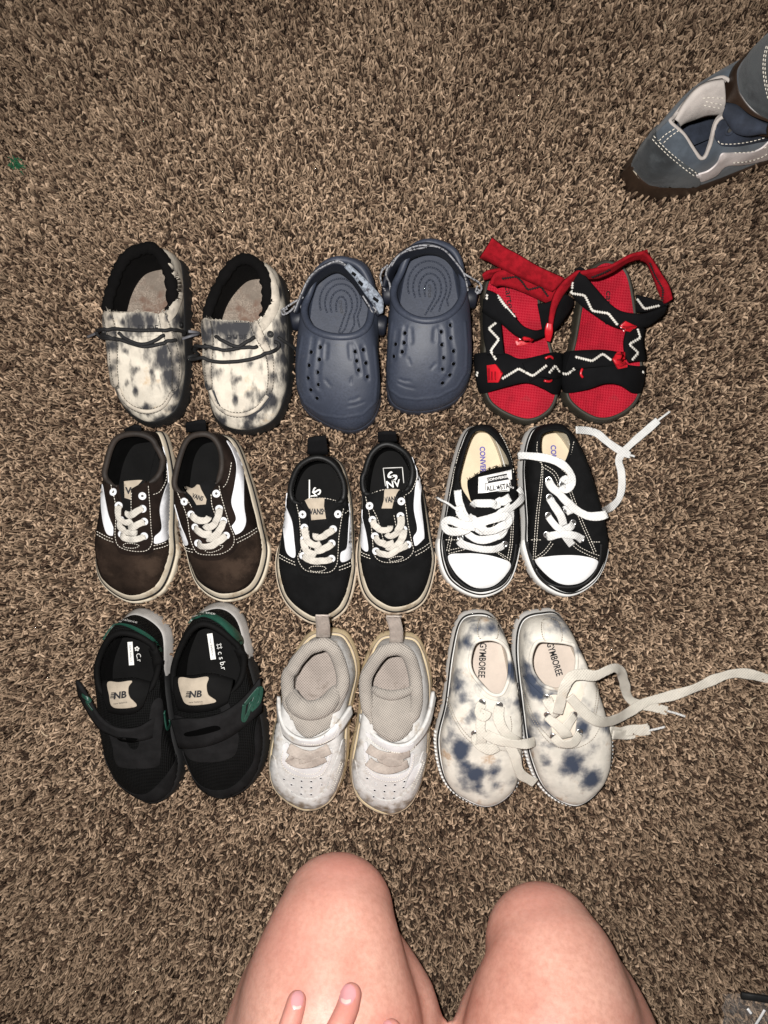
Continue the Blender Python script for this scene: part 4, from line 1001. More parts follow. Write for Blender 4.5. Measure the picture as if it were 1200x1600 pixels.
canvas('left black canvas sneaker with its white lace tied in a bow',
    [(265,78,42),(170,122,24),(107,290,12),(62,510,8),(36,680,6),(85,835,6),(230,912,6),(370,850,6),(428,680,8),(423,520,16),(402,270,36),(342,108,42)],
    [(255,122,46),(195,148,44),(148,290,40),(138,380,38),(168,440,40),(200,478,42),(250,490,44),(310,472,45),(372,424,44),(388,360,40),(378,260,42),(318,168,45)],
    [(92,716),(160,704),(240,706),(320,722),(382,752),(352,812),(292,858),(210,860),(130,800)],
    [(72,640,.6),(78,700,.6),(100,770,.6),(140,830,.6),(205,870,.6),(290,868,.6),(355,825,.6),(392,750,.6),(408,660,.6)],
    [(160,680),(200,560),(260,500),(330,500),(345,560),(300,680),(330,740),(240,712),(120,712)],
    [[(140,500),(105,600),(85,690)],[(150,505),(115,605),(95,695)],[(90,690),(170,672)],[(92,705),(172,684)],[(80,640),(140,640)],[(398,480),(395,580),(390,660),(378,735)],[(390,490),(386,580),(380,660),(368,725)],[(305,690),(340,715),(378,745)],[(315,690),(350,712),(385,735)],[(300,580),(310,560),(330,560)],[(130,200),(108,300),(85,430)],[(350,130),(385,230),(396,330)]],
    [(148,630),(355,660),(353,580),(150,555),(345,520)],
    [[(140,640,.5),(160,655,3),(230,672,4.5),(300,675,4.5),(350,665,1)],[(150,560,2),(180,600,4),(230,630,5),(290,625,5),(340,600,4),(355,578,.5)],
     [(140,410,3),(150,460,5),(180,520,8),(215,560,9),(250,590,8)],[(405,400,3),(408,440,6),(370,480,9),(310,510,11),(250,530,12),(215,550,11)],
     [(215,560,10),(170,585,13),(120,590,12),(105,565,11),(120,545,12),(170,555,14),(225,565,12)],
     [(240,550,12),(290,525,13),(340,515,12),(352,535,11),(330,555,12),(280,575,13),(235,585,11)],
     [(200,520,10),(225,545,13),(255,570,13),(262,590,11)],[(150,480,7),(165,520,9),(200,545,11),(240,555,12)],
     [(215,465,4),(260,470,6),(320,465,6),(370,440,4)],[(350,470,7),(370,510,6),(360,560,5),(320,600,5)]],
    [[(105,448,12),(130,475,12),(155,500,11)]],
    [('CONVERSE', 252, 278, 88, 24)],
    [[(184,365,34),(240,330,38),(310,305,39),(386,296,36)],[(196,455,40),(250,478,44),(310,466,45),(376,420,42)]],
    [(236,352),(384,318),(388,404),(372,412),(234,424)])
canvas('right black canvas sneaker, laces undone and one trailing off over the carpet',
    [(580,74,42),(490,118,38),(444,290,30),(440,540,15),(436,680,8),(500,835,6),(640,908,6),(775,840,6),(836,690,6),(820,540,13),(765,270,34),(675,98,42)],
    [(580,124,46),(525,145,44),(517,210,42),(531,258,41),(550,276,43),(575,286,45),(600,292,45),(630,286,45),(650,268,43),(668,210,42),(663,165,44),(640,132,45)],
    [(500,735),(560,718),(640,712),(720,716),(790,738),(770,790),(710,840),(630,848),(560,810)],
    [(468,650,.6),(475,710,.6),(505,780,.6),(560,840,.6),(640,862,.6),(720,848,.6),(775,795,.6),(800,730,.6),(806,660,.6)],
    [(520,725),(570,640),(600,500),(620,420),(650,430),(660,560),(740,690),(780,730),(640,712)],
    [[(510,180),(508,230),(530,290),(520,400),(505,520),(495,650),(490,740)],[(520,275),(535,300),(530,400),(516,520),(506,650),(500,720)],[(495,735),(545,705),(585,655)],[(500,722),(540,692),(575,645)],[(655,640),(690,680),(745,710),(795,730)],[(665,632),(705,672),(755,698),(798,714)],
     [(545,290),(590,320),(612,360),(615,400)],[(535,300),(580,330),(602,370),(606,410)],[(680,180),(665,240),(645,280)],[(670,180),(656,235),(638,275)],[(665,400),(690,470),(720,550),(755,630),(785,700)],[(655,405),(680,475),(710,555),(745,635),(775,705)],[(622,310),(640,325),(655,345)],[(480,640),(530,640)],[(760,650),(800,650)]],
    [(562,360),(565,440),(560,525),(552,615),(675,560),(715,635),(625,380),(645,500)],
    [[(552,622,.5),(570,618,3),(620,605,5),(680,615,4),(720,640,.5)],[(560,530,.5),(580,560,3),(620,595,4.5),(650,635,3),(670,665,1)],[(675,560,.5),(660,575,3.5),(625,590,3.5),(600,600,2)],
     [(566,445,.5),(585,480,3.5),(610,520,4),(630,570,2)],[(562,362,.5),(575,395,4),(610,425,5),(645,460,5),(690,500,4),(740,525,6),(800,512,12),(850,490,10,'a'),(890,450,5,'a'),(905,390,4,'a'),(902,320,4,'a'),(890,270,4,'a'),(910,230,4,'a'),(960,180,4,'a'),(1030,120,5,'a'),(1075,80,6,'a')],
     [(418,248,42,'a'),(440,245,46,'a'),(500,250,52,'a'),(570,262,55,'a'),(630,290,56,'a'),(668,335,56,'a'),(668,380,54,'a'),(640,405,52,'a'),(622,388,50,'a')],
     [(640,500,.5),(650,490,2),(665,515,2)],[(625,370,1),(640,350,3),(655,380,4)],
     [(690,125,12,'a'),(740,128,6,'a'),(790,142,4,'a'),(830,175,4,'a'),(870,205,4,'a'),(920,235,4,'a'),(945,243,4,'a')]],
    [[(1075,80,6,'a'),(1105,58,7,'a'),(1130,38,7,'a')],[(940,242,4,'a'),(966,250,4,'a')]],
    [('CONV', 584, 240, 87, 24)], None, None)
# ------------------------------------------------------------------ G: black runners with hook-and-loop straps
G = Crop(100, 920, 1200 / 330)
def runner(label, sole, opening, toeguard, meshp, eyestay, strap, slot, heelpad, heelband, tongue, lab, nbpos, nside, ins_lab, ins_w, heelword):
    T = shoe('strap_runner', label, 'sneaker', 'black strap runners with green heels', G, sole, opening, m_mesh, m_blkl, m_blkl, m_blkl, m_nbgrey,
             sole_h=17, ins=3, col_r=2.4, col_h=2.4, wt=.5, zin=10, col_range=(7.8, 16.2), lin_t=4, insole_in=3)
    foxing(T, 'black_sidewall', m_blackrub, -3.5, 17.2, out=.7, rng_=(1.5, 10.2), cap=True)
    T.panel('toe_guard', toeguard, m_nbs, lift=.9, thick=1)
    T.panel('eyestay', eyestay, m_nbs, lift=1.2, thick=1.1)
    V, F = strip([G.w(*p) for p in tongue[0]], [G.w(*p) for p in tongue[1]], 4 * MM, n=40, m=9, bow=.0025); mk('tongue', V, F, m_blkl, T.root); T.add(V, F)
    g = T.panel('tongue_label', lab, m_label, lift=2.2, thick=.9)
    x, y, a = nbpos
    T.text('label_print', 'NB', x, y, a, 36, m_inkk, lift=.4, sx=1.05, bold=.04, parent=g, shear=.2)
    T.text('label_print', 'new balance', x + 5, y + 42, a, 10, m_inkk, lift=.4, sx=1.1, parent=g)
    lines = [T.band([(x - 46 - i * 2, y - 14 + i * 9, .35), (x - 20, y - 14 + i * 9 - 1, .35)], .7, .3, ns=4) for i in range(4)]
    mk('label_lines', *join(lines), m_inkk, g, kind='stuff')
    hp = T.panel('heel_pad', heelpad, m_green, lift=2.0, thick=1.4)
    T.text('heel_word', heelword[0], heelword[1], heelword[2], heelword[3], 14, m_inkw, lift=.5, parent=hp, sx=1.5)
    T.text('heel_word', heelword[4], heelword[5], heelword[6], heelword[7], 14, m_inkw, lift=.5, parent=hp, sx=1.5)
    V, F = strip([G.w(*p) for p in strap[0]], [G.w(*p) for p in strap[1]], 2.2 * MM, n=54)
    sp = mk('strap', V, F, m_nbs, T.root); T.add(V, F)
    T.panel('strap_slot', slot, BLACK, lift=.4, thick=.4, add=False, parent=sp)
    for q in nside: T.cord('green_logo', q, m_green, w=3.0, h=.8, parent=sp)
    il = []
    x, y, a, L, wd = ins_lab
    ca, sa = math.cos(math.radians(a)), math.sin(math.radians(a))
    V = [np.array(G.w(x + u * ca - v * sa, y + u * sa + v * ca, T.zin + .9)) for u, v in ((-L/2, -wd/2), (L/2, -wd/2), (L/2, wd/2), (-L/2, wd/2))]
    V += [v - np.array([0, 0, .0006]) for v in V]
    q = mk('insole_label', V, [[0,3,2,1],[0,1,5,4],[1,2,6,5],[2,3,7,6],[3,0,4,7]], m_inkw, T.root, smooth=False)
    T.text('insole_word', 'new balance', x, y, a, wd * .42, m_inkk, z=T.zin + 1.0, sx=1.2, parent=q)
    for tx, x, y, a, s in ins_w: T.text('insole_word', tx, x, y, a, s, m_inkw, z=T.zin + .95, sx=1)
    return T
runner('left black runner with its strap end flipped up beyond the shoe at left',
    [(430,122,14),(245,205,40),(156,430,35),(168,640,28),(192,870,22),(270,1110,20),(480,1232,16),(630,1155,10),(685,990,8),(650,800,8),(612,480,8),(590,230,10)],
    [(335,250,50),(245,292,48),(188,430,42),(196,560,40),(250,622,42),(300,642,46),(340,652,48),(400,642,47),(470,602,44),(515,520,40),(532,390,42),(462,292,48)],
    [(205,930),(240,1010),(300,1100),(400,1165),(480,1155),(560,1080),(620,1000),(650,930),(668,960),(672,1000),(640,1110),(580,1190),(500,1220),(410,1215),(320,1150),(250,1060),(210,980)],
    None, [(200,760),(255,820),(280,900),(295,980),(345,1015),(520,1010),(548,960),(550,850),(560,700),(545,620),(500,650),(480,760),(440,820),(420,900),(380,905),(340,840),(290,790),(230,740)],
    [[(72,520,44),(100,555,46),(150,640,46),(200,720,46),(255,770,50),(330,795,52),(420,785,50),(500,740,44),(548,700,34)],[(85,600,34),(110,650,38),(150,720,40),(200,790,42),(250,820,46),(330,850,48),(430,860,46),(510,840,40),(555,810,30)]],
    [(305,845),(400,848),(425,858),(405,872),(330,868)],
    [(185,280),(230,228),(300,205),(370,212),(450,250),(515,300),(548,352),(535,350),(490,296),(425,250),(345,212),(290,208),(232,238)],
    [(175,310),(210,240),(270,190),(340,155),(440,160),(530,200),(580,280),(590,370),(560,400),(520,310),(440,245),(340,212),(260,225)],
    [[(225,520,42),(320,510,47),(400,506,47),(490,525,42)],[(262,700,45),(330,712,48),(400,705,49),(450,670,47)]],
    [(258,532),(320,532),(388,525),(370,560),(375,610),(412,662),(290,668),(265,600)], (316, 606, -8),
    [[[(105,600,.6),(150,640,.6),(130,640,.6),(165,690,.6)]],[[(565,700,.8),(580,800,.8),(610,740,.8)]]],
    (379,368,86,132,28), [('✿ C.r', 420, 370, 78, 26)], ('new', 305, 186, 8, 'balance', 372, 184, 12))
runner('right black runner with its charcoal strap closed across and green letter at the strap end',
    [(880,84,14),(695,175,40),(604,400,32),(607,660,25),(652,880,20),(740,1120,16),(890,1200,14),(1060,1125,10),(1155,930,8),(1138,680,10),(1075,380,8),(1008,155,10)],
    [(795,200,50),(705,252,48),(628,420,42),(620,560,40),(665,640,42),(720,652,46),(780,652,48),(850,642,47),(940,602,44),(1010,500,40),(1005,360,43),(905,252,48)],
    [(672,920),(700,990),(740,1080),(800,1130),(880,1145),(960,1120),(1030,1050),(1080,960),(1085,800),(1120,700),(1150,800),(1148,920),(1100,1060),(1020,1150),(930,1190),(850,1190),(760,1140),(700,1030)],
    None, [(620,720),(660,850),(690,930),(740,975),(860,980),(960,950),(990,880),(985,800),(930,640),(880,650),(900,740),(800,760),(700,740)],
    [[(610,745,40),(680,738,50),(780,735,54),(880,712,54),(960,670,50),(1040,600,44),(1110,512,38)],[(655,900,32),(720,905,42),(820,888,48),(920,850,46),(1000,800,42),(1070,740,38),(1125,690,32)]],
    [(685,820),(760,800),(850,778),(885,785),(880,802),(780,830),(700,838)],
    [(690,185),(745,155),(800,140),(860,155),(930,200),(1000,270),(1008,315),(985,310),(940,260),(880,200),(800,160),(740,175)],
    [(650,260),(690,195),(750,140),(820,100),(900,105),(980,160),(1030,250),(1055,350),(1040,400),(1000,330),(920,210),(800,155),(720,190)],
    [[(630,498,42),(740,490,47),(840,480,47),(960,510,42)],[(660,690,44),(740,700,49),(840,690,49),(930,650,46)]],
    [(660,510),(740,512),(820,502),(812,550),(822,600),(862,638),(720,655),(678,610)], (744, 600, -4),
    [[[(1022,655,.8),(1020,750,.8),(1110,560,.8),(1108,640,.8),(1060,690,.8)]],[[(1025,655,.8),(1105,560,.8)]],[[(1040,720,.8),(1060,640,.8),(1070,680,.8),(1100,600,.8)]]],
    (838,328,82,148,30), [('⌗ c s b.r', 892, 385, 78, 30)], ('new', 752, 156, -8, 'balance', 815, 138, 8))

# ------------------------------------------------------------------ H: white leather strap shoes
Hc = Crop(400, 940, 4.0)
def white(label, grime, sole, opening, loop, overlay, mud, strap, strapwhite, tongue, knit, elas, holes, st, eyestay, insx):
    T = shoe('white_strap_shoe', label, 'sneaker', 'grubby white leather strap shoes', Hc, sole, opening, m_wl, m_knit, m_knit, m_knitd, m_yel,
             stain=blobs(Hc, [(x, y, r, .8 * q) for x, y, r, q in grime]), sole_h=15, ins=3.4, col_r=5.0, col_h=4.6, wt=.5, bulge=.4, zin=10, col_range=(7.6, 16.4), lin_t=5, insole_in=3)
    foxing(T, 'sole_groove', m_crsole2, 12, 14, out=.3)
    for nm, p, mt, l in overlay: T.panel(nm, p, mt, lift=l, thick=1.1, stain=blobs(Hc, [(x, y, r, .8 * q) for x, y, r, q in grime]))
    T.panel('eyestay', eyestay, m_wl2, lift=1.8, thick=1.1)
    V, F = strip([Hc.w(*p) for p in knit[0]], [Hc.w(*p) for p in knit[1]], 3 * MM, n=40, m=9, bow=.002); mk('knit_tongue', V, F, m_knit, T.root); T.add(V, F)
    for p in elas: T.cord('elastic_lace', [p], m_elas, w=8.0, h=1.8)
    V, F = strip([Hc.w(*p) for p in strap[0]], [Hc.w(*p) for p in strap[1]], 2.6 * MM, n=50); s_ = mk('strap', V, F, m_wl, T.root); T.add(V, F)
    T.panel('strap_face', strapwhite, m_wl2, lift=1.0, thick=.9, parent=s_)
    for v in tongue:
        V, F = sweep(cr([Hc.w(*p[:3]) for p in v], per=10), np.array([0, 0, 1.]), np.interp(np.linspace(0, 1, (len(v)-1)*10+1), np.linspace(0, 1, len(v)), [p[3] for p in v]) * MM,
                     np.interp(np.linspace(0, 1, (len(v)-1)*10+1), np.linspace(0, 1, len(v)), [p[3] * .8 for p in v]) * MM, ns=14)
        mk('padded_tongue', V, F, m_knit, T.root); T.add(V, F)
    me = []
    for x, y in holes:
        p, n = T.proj(x, y, .2 * MM); me.append((p, n))
    T.eyelet(holes, m_wl2, R=1.3, r=.3, lift=.12, hole=BLACK, name='vent_hole')
    T.stitch(st, m_thread, pitch=3.6, w=.6, lift=.25)
    V, F = strip([Hc.w(*p) for p in loop[0]], [Hc.w(*p) for p in loop[1]], 1.4 * MM, n=24); mk('heel_loop', V, F, m_elas, T.root)
    return T
def hl(x0, x1, y0, y1, x2, x3):     # a webbing loop standing up from the heel
    return [[(x0, y1, 44), (x0 + 2, (y0+y1)/2, 56), (x2, y0, 66), (x2 + 10, y0 - 4, 68)], [(x1, y1, 44), (x1 + 1, (y0+y1)/2, 56), (x3, y0, 66), (x3 + 10, y0 - 2, 68)]]
t = white('left white strap shoe, its heel loop overlapping the toe of a black skate shoe',
    [(125,1170,26,.7),(165,1225,26,.85),(220,1262,24,.9),(280,1282,24,.9),(340,1290,22,.8),(400,1275,22,.7),(470,1225,22,.6),(120,900,30,.5),(540,1000,20,.6),(520,960,14,.7),(150,800,24,.4)],
    [(480,172,10),(312,218,20),(184,430,22),(127,680,15),(70,980,8),(110,1190,10),(300,1310,8),(480,1250,8),(572,1030,8),(596,720,10),(652,420,8),(588,218,8)],
    [(400,262,48),(300,312,46),(205,440,42),(196,580,40),(214,710,42),(258,778,44),(325,815,45),(415,778,45),(472,695,44),(515,612,42),(545,480,42),(490,312,47)],
    hl(374,462,92,222,370,455),
    [('toe_overlay', [(90,1040),(120,1130),(170,1200),(270,1265),(380,1270),(470,1210),(520,1120),(552,1000),(560,880),(540,860),(510,960),(470,1060),(440,1160),(370,1225),(280,1222),(200,1170),(140,1090),(120,980),(100,960)], m_wl, 1.1),
     ('side_overlay', [(135,640),(150,760),(170,860),(190,950),(165,1010),(120,900),(112,760)], m_wl, 1.0)],
    None,
    [[(142,590,30),(150,690,36),(185,790,42),(270,850,47),(370,855,48),(470,800,46),(540,720,40),(590,650,32)],[(135,640,28),(145,740,33),(175,830,38),(260,890,43),(390,895,44),(500,840,41),(560,765,36),(600,700,28)]],
    [(270,868),(380,868),(440,828),(505,765),(515,830),(440,872),(340,896),(290,888)],
    [[(220,570,36,10),(232,610,42,13),(265,655,46,15),(330,680,48,15),(400,668,48,15),(455,630,46,14),(490,575,42,11),(505,545,38,8)]],
    [[(225,670,40),(330,690,44),(490,650,40)],[(255,800,43),(330,850,45),(460,790,44)]],
    [[(210,905,2.5),(270,935,3),(340,945,3.2),(400,935,3),(455,910,2)],[(200,960,2.5),(240,985,3),(310,998,3),(380,985,3),(430,965,2)],[(270,975,2),(340,955,3.6),(420,925,2.5)]],
    [(175,1110),(235,1105),(285,1122),(345,1125),(405,1105),(222,1145),(285,1160),(345,1163),(408,1145),(222,1190),(282,1203),(345,1207)],
    [[(170,930),(160,1000),(200,1060),(280,1095),(360,1098),(420,1070),(450,1000),(470,920)],[(190,960),(195,1010),(230,1045),(300,1075),(370,1075),(410,1040),(430,990)],[(285,885),(390,892),(480,850),(512,800)],[(530,1000),(500,1080),(470,1170)],[(540,1010),(512,1090),(480,1180)]],
    [(170,900),(205,880),(220,960),(230,1015),(300,1030),(380,1030),(430,1000),(455,920),(475,925),(455,1010),(415,1075),(355,1098),(280,1092),(205,1060),(165,1000)], None)
t = white('right white strap shoe whose strap end sticks out at its right side',
    [(640,1180,24,.6),(690,1245,24,.7),(750,1290,24,.85),(820,1308,26,1),(890,1300,26,1),(950,1265,24,.9),(1000,1220,20,.7),(605,1040,20,.5),(640,900,18,.5)],
    [(900,194,10),(758,238,25),(655,450,28),(630,720,20),(578,1020,8),(630,1240,10),(820,1335,8),(990,1255,8),(1080,1000,8),(1098,740,10),(1102,460,8),(1028,235,8)],
    [(860,292,48),(768,332,46),(695,450,42),(682,600,40),(712,740,42),(750,795,44),(830,855,45),(915,835,45),(970,760,44),(1005,640,42),(995,480,42),(950,335,47)],
    hl(832,918,98,255,812,902),
    [('toe_overlay', [(598,1080),(625,1170),(690,1245),(790,1290),(890,1285),(980,1220),(1030,1110),(1060,960),(1040,940),(1000,1060),(960,1150),(890,1225),(800,1240),(720,1200),(650,1120),(625,1000),(608,990)], m_wl, 1.1),
     ('swoosh_mark', [(1028,1005),(1020,1040),(985,1110),(930,1160),(940,1120),(975,1050)], m_wl2, 1.7)],
    None,
    [[(655,700,30),(690,770,38),(760,840,45),(850,885,48),(950,880,47),(1030,800,42),(1080,690,34),(1105,560,26)],[(650,740,28),(685,815,35),(745,880,41),(840,930,45),(930,935,44),(1010,880,40),(1080,770,32),(1118,600,22)]],
    [(690,815),(760,862),(860,905),(950,898),(990,880),(960,930),(860,938),(760,895),(705,855)],
    [[(735,545,38,5),(770,568,44,7),(840,585,46,8),(910,575,46,7),(985,545,40,5)]],
    [[(728,550,34),(780,572,39),(850,585,41),(920,578,40),(992,545,35)],[(735,800,43),(790,850,46),(850,875,47),(910,860,46),(975,800,43)]],
    [[(705,905,2.5),(760,938,3),(830,955,3.2),(900,948,3),(955,935,2)],[(705,985,2.5),(750,1015,3),(820,1030,3),(890,1020,3),(945,1000,2)],[(770,960,2),(840,985,3.4),(920,975,2.5)]],
    [(695,1105),(750,1140),(810,1150),(868,1145),(928,1125),(742,1180),(803,1187),(865,1187),(922,1162),(735,1220),(798,1228),(862,1228)],
    [[(680,960),(690,1040),(730,1090),(800,1120),(880,1120),(940,1090),(975,1020),(985,960)],[(700,1000),(710,1040),(740,1070),(810,1095),(880,1095),(930,1060),(950,1020)],[(700,850),(770,905),(860,940),(950,940),(1000,895)],[(1050,1000),(1020,1090),(980,1180)],[(1040,990),(1008,1080),(968,1165)]],
    [(680,890),(700,880),(705,960),(730,1050),(800,1070),(890,1068),(950,1040),(965,950),(985,950),(975,1040),(935,1095),(875,1120),(795,1118),(725,1090),(685,1030)], None)

# ------------------------------------------------------------------ I: blotched canvas lace-ups
I = Crop(660, 930, 1200 / 540)
def gym(label, sole, opening, stains, tab, eyst, tongue, eyel, laces, tips, word, st, binding):
    sf = blobs(I, stains)
    T = shoe('blotched_sneaker', label, 'sneaker', 'cream canvas sneakers with blue blotches', I, sole, opening, m_gym, m_gymlin, m_gym, m_gymins, m_cwhite,
             sole_h=14, ins=2.8, col_r=1.5, wt=.5, zin=8.5, col_range=(0, 12), lin_t=1.6, stain=sf, insole_in=3)
    foxing(T, 'foxing_stripe', m_blackrub, 11.2, 13.4, out=.3)
    ser = []                      # ribbed toe rubber
    xy = inset2(T.S, .1 * MM)
    R = resample(xy, 3.1 * MM, True)
    c = T.S.mean(0)
    for p in R:
        if (p[1] - c[1]) > -.25 * (c[1] - T.S[:, 1].min()): continue
        o = (p - c) / np.linalg.norm(p - c)
        ser.append(sweep([[*p, -.003], [*(p), .003], [*(p - o * .0006), .0075]], np.array([*o, 0]), 1.9 * MM, 1.9 * MM, ns=6))
    mk('sole_ribs', *join(ser), m_cwhite, T.root, kind='stuff')
    T.panel('eyestay', eyst, m_gym, lift=1.0, thick=1.0, stain=sf)
    if tongue: T.panel('tongue', tongue, m_gymlin, lift=.5, thick=.6)
    T.panel('heel_tab', tab, m_gym, lift=2.2, thick=2.0, sharp=True, stain=sf)
    T.stitch(st + [tab + ['c']], m_threadt, pitch=3.6, w=.6, lift=.3)
    T.eyelet(eyel, m_eys, R=2.9, r=.75, lift=.5)
    T.cord('lace', laces, m_gylace, w=7.8, h=1.2)
    for q in tips: T.cord('aglet', [q], m_lacew, w=1.9, h=1.6, power=1)
    T.text('insole_word', *word[:5], m_inkk, z=T.zin + .9, sx=.72, bold=.02)
    return T
gym('left cream canvas sneaker with blue blotches, its lace tip drooping between the pair',
    [(190,62,25),(128,94,25),(94,210,18),(70,370,10),(42,510,8),(85,665,8),(215,738,8),(320,680,8),(352,560,12),(350,420,25),(326,210,36),(268,88,32)],
    [(230,152,46),(182,166,44),(164,222,41),(172,270,40),(202,310,42),(232,340,44),(262,349,44),(284,335,44),(301,290,42),(304,240,41),(294,190,42),(270,162,45)],
    [(135,540,30,1.1),(160,600,25,1.1),(178,625,30,1.15),(190,665,20),(250,612,20,.9),(250,660,14,.8),(120,320,24,.9),(135,350,26,.85),(180,410,20,1),(72,400,22),(152,165,18,1),(180,100,24,.6),(310,255,20,1),(315,285,16),(240,115,28,.55),(330,370,18,.9),(100,480,14,.6)],
    [(200,84),(256,84),(258,150),(198,148)],
    [(150,250),(185,340),(205,370),(180,470),(200,525),(240,532),(300,530),(330,480),(345,420),(338,330),(320,300),(300,350),(262,365),(215,350),(180,300)],
    None,
    [(208,372),(267,382),(182,480)],
    [[(208,375,.5),(198,400,3),(212,415,3.5),(222,395,3)],[(268,385,.5),(262,420,4),(280,460,5),(310,490,4),(330,505,3)],[(205,420,2),(200,450,4),(205,490,4.5),(200,520,3)],[(185,480,.5),(195,505,4),(230,525,4.5),(260,515,4)],
     [(215,470,5),(260,490,6),(310,500,7),(350,502,10)],[(300,520,44,'a'),(322,560,42,'a'),(332,600,38,'a'),(345,625,34,'a'),(370,640,30,'a'),(392,652,27,'a')]],
    [], ('GYMBOREE', 207, 226, 93, 23), [[(72,330),(90,380),(110,430),(140,480),(175,515),(215,532)],[(80,330),(98,380),(118,430),(148,475),(182,508)],[(305,420),(310,460),(300,500)],[(240,535),(300,540),(345,535)]], None)
gym('right cream canvas sneaker with long loose laces spilling to the right edge',
    [(420,60,25),(352,94,30),(330,200,30),(343,390,22),(362,560,10),(420,680,8),(530,735,8),(630,660,8),(665,530,10),(648,400,26),(602,260,39),(512,84,36)],
    [(450,160,46),(400,162,44),(377,210,41),(382,265,40),(412,308,42),(440,323,44),(470,328,44),(500,312,44),(528,280,42),(537,230,41),(528,182,42),(500,165,45)],
    [(515,580,32,1.15),(530,600,20,1.1),(580,630,28,1.15),(500,535,18,1),(440,580,20,.65),(375,290,26,1),(395,330,26,1),(410,350,16,1),(360,250,20,.7),(360,480,18,.9),(375,510,12,.9),(450,350,16),(560,460,22,1),(470,500,22,1),(490,515,14),(640,462,18,1),(545,190,14,.9),(465,90,26,.7),(395,430,20,.6),(440,440,18,.7)],
    [(418,88),(472,92),(482,160),(424,156)],
    [(350,280),(400,350),(430,400),(440,470),(450,510),(490,522),(540,515),(580,470),(600,420),(610,350),(600,300),(550,290),(530,330),(490,360),(440,360),(400,330)],
    [(440,350),(500,345),(540,300),(560,330),(540,400),(520,500),(460,500),(445,420)],
    [(430,355),(435,415),(455,490),(525,415),(545,475)],
    [[(432,358,.5),(445,380,4),(460,400,5),(470,410,3)],[(470,412,50,'a'),(478,380,54,'a'),(490,330,58,'a'),(515,285,60,'a'),(555,275,58,'a'),(600,280,54,'a'),(640,262,50,'a'),(670,252,44,'a'),(690,268,34,'a'),(702,310,20,'a'),(712,350,9,'a'),(740,375,5,'a'),(800,388,4,'a'),(850,402,4,'a')],
     [(510,352,54,'a'),(545,390,51,'a'),(580,422,48,'a'),(620,440,42,'a'),(670,432,26,'a'),(720,405,12,'a'),(780,370,5,'a'),(860,350,4,'a'),(940,325,4,'a'),(1020,290,4,'a'),(1080,272,4,'a'),(1140,275,4,'a'),(1230,300,4,'a')],
     [(435,418,.5),(460,440,4),(490,470,4.5),(500,490,2)],[(528,415,.5),(505,435,4),(490,455,4)],[(455,490,.5),(480,505,4),(520,500,4.5),(545,478,.5)],
     [(650,470,16,'a'),(680,474,8,'a'),(720,470,5,'a'),(760,465,4,'a'),(785,460,4,'a')],[(660,485,14,'a'),(700,485,6,'a'),(745,477,4,'a'),(790,468,4,'a')]],
    [[(850,402,4,'a'),(880,410,4,'a'),(912,421,4,'a')],[(785,470,4,'a'),(815,464,4,'a'),(842,457,4,'a')]],
    ('GYMBOREE', 458, 222, 73, 23), [[(350,330),(370,400),(400,460),(440,510),(480,530),(540,528),(590,500),(620,450)],[(358,330),(378,400),(408,455),(448,500)],[(600,300),(602,360),(590,430)],[(608,300),(610,360),(598,430)]], None)
# ------------------------------------------------------------------ the grown-up's worn suede shoes at the top right
J = Crop(960, 20, 5.0)
def adult(label, sole, opening, bot, sole_h, heel, heel_st, collar_p, stripe, eyest, eys, tongue, liningp, tag, tend):
    sole = [sole[0]] + sole[:0:-1]; opening = [opening[0]] + opening[:0:-1]
    T = shoe('worn_suede_shoe', label, 'shoe', 'worn blue-grey suede shoes', J, sole, opening, m_asb, m_asl, m_asl, m_navyc, m_gum,
             sole_h=sole_h, ins=2.5, sole_dip=(-19, .27, .10) if bot < 0 else None, col_r=1.3, wt=.4, zin=bot + 14, col_range=(0, 12), bot=bot, lin_t=3.5, bulge=1.0)
    T.panel('heel_counter', heel, m_ask, lift=1.3, thick=1.3)
    T.stitch(heel_st, m_thread, pitch=6.5, w=.75, lift=.3)
    if stripe: T.panel('side_stripe', stripe, m_ast, lift=1.6, thick=1.2)
    if eyest:
        T.panel('eyestay', eyest, m_navyc, lift=1.6, thick=1.6)
        T.eyelet(eys, m_navyc, R=4.0, r=1.2, lift=.6)
        T.stitch([[(810,1000),(830,1020),(900,1025),(1000,1015),(1100,995),(1200,965)],[(940,1090),(1050,1085),(1150,1060),(1200,1040)],[(930,1170),(1040,1160),(1140,1130),(1200,1095)]], m_thread, pitch=6.5, w=.7, lift=.3)
    if tongue:
        for a, b, mt, nm in tongue:
            V, F = strip([J.w(*p) for p in a], [J.w(*p) for p in b], 3 * MM, n=40, m=9, bow=.003); mk(nm, V, F, mt, T.root); T.add(V, F)
        T.stitch([[(690,665),(750,660),(820,665),(870,660)],[(715,690),(780,705),(860,720)],[(700,720),(780,735),(860,745)]], m_thread, pitch=7, w=.6, lift=.4)
    if tag: T.panel('heel_tag', tag, m_label, lift=1.0, thick=.8)
    return T
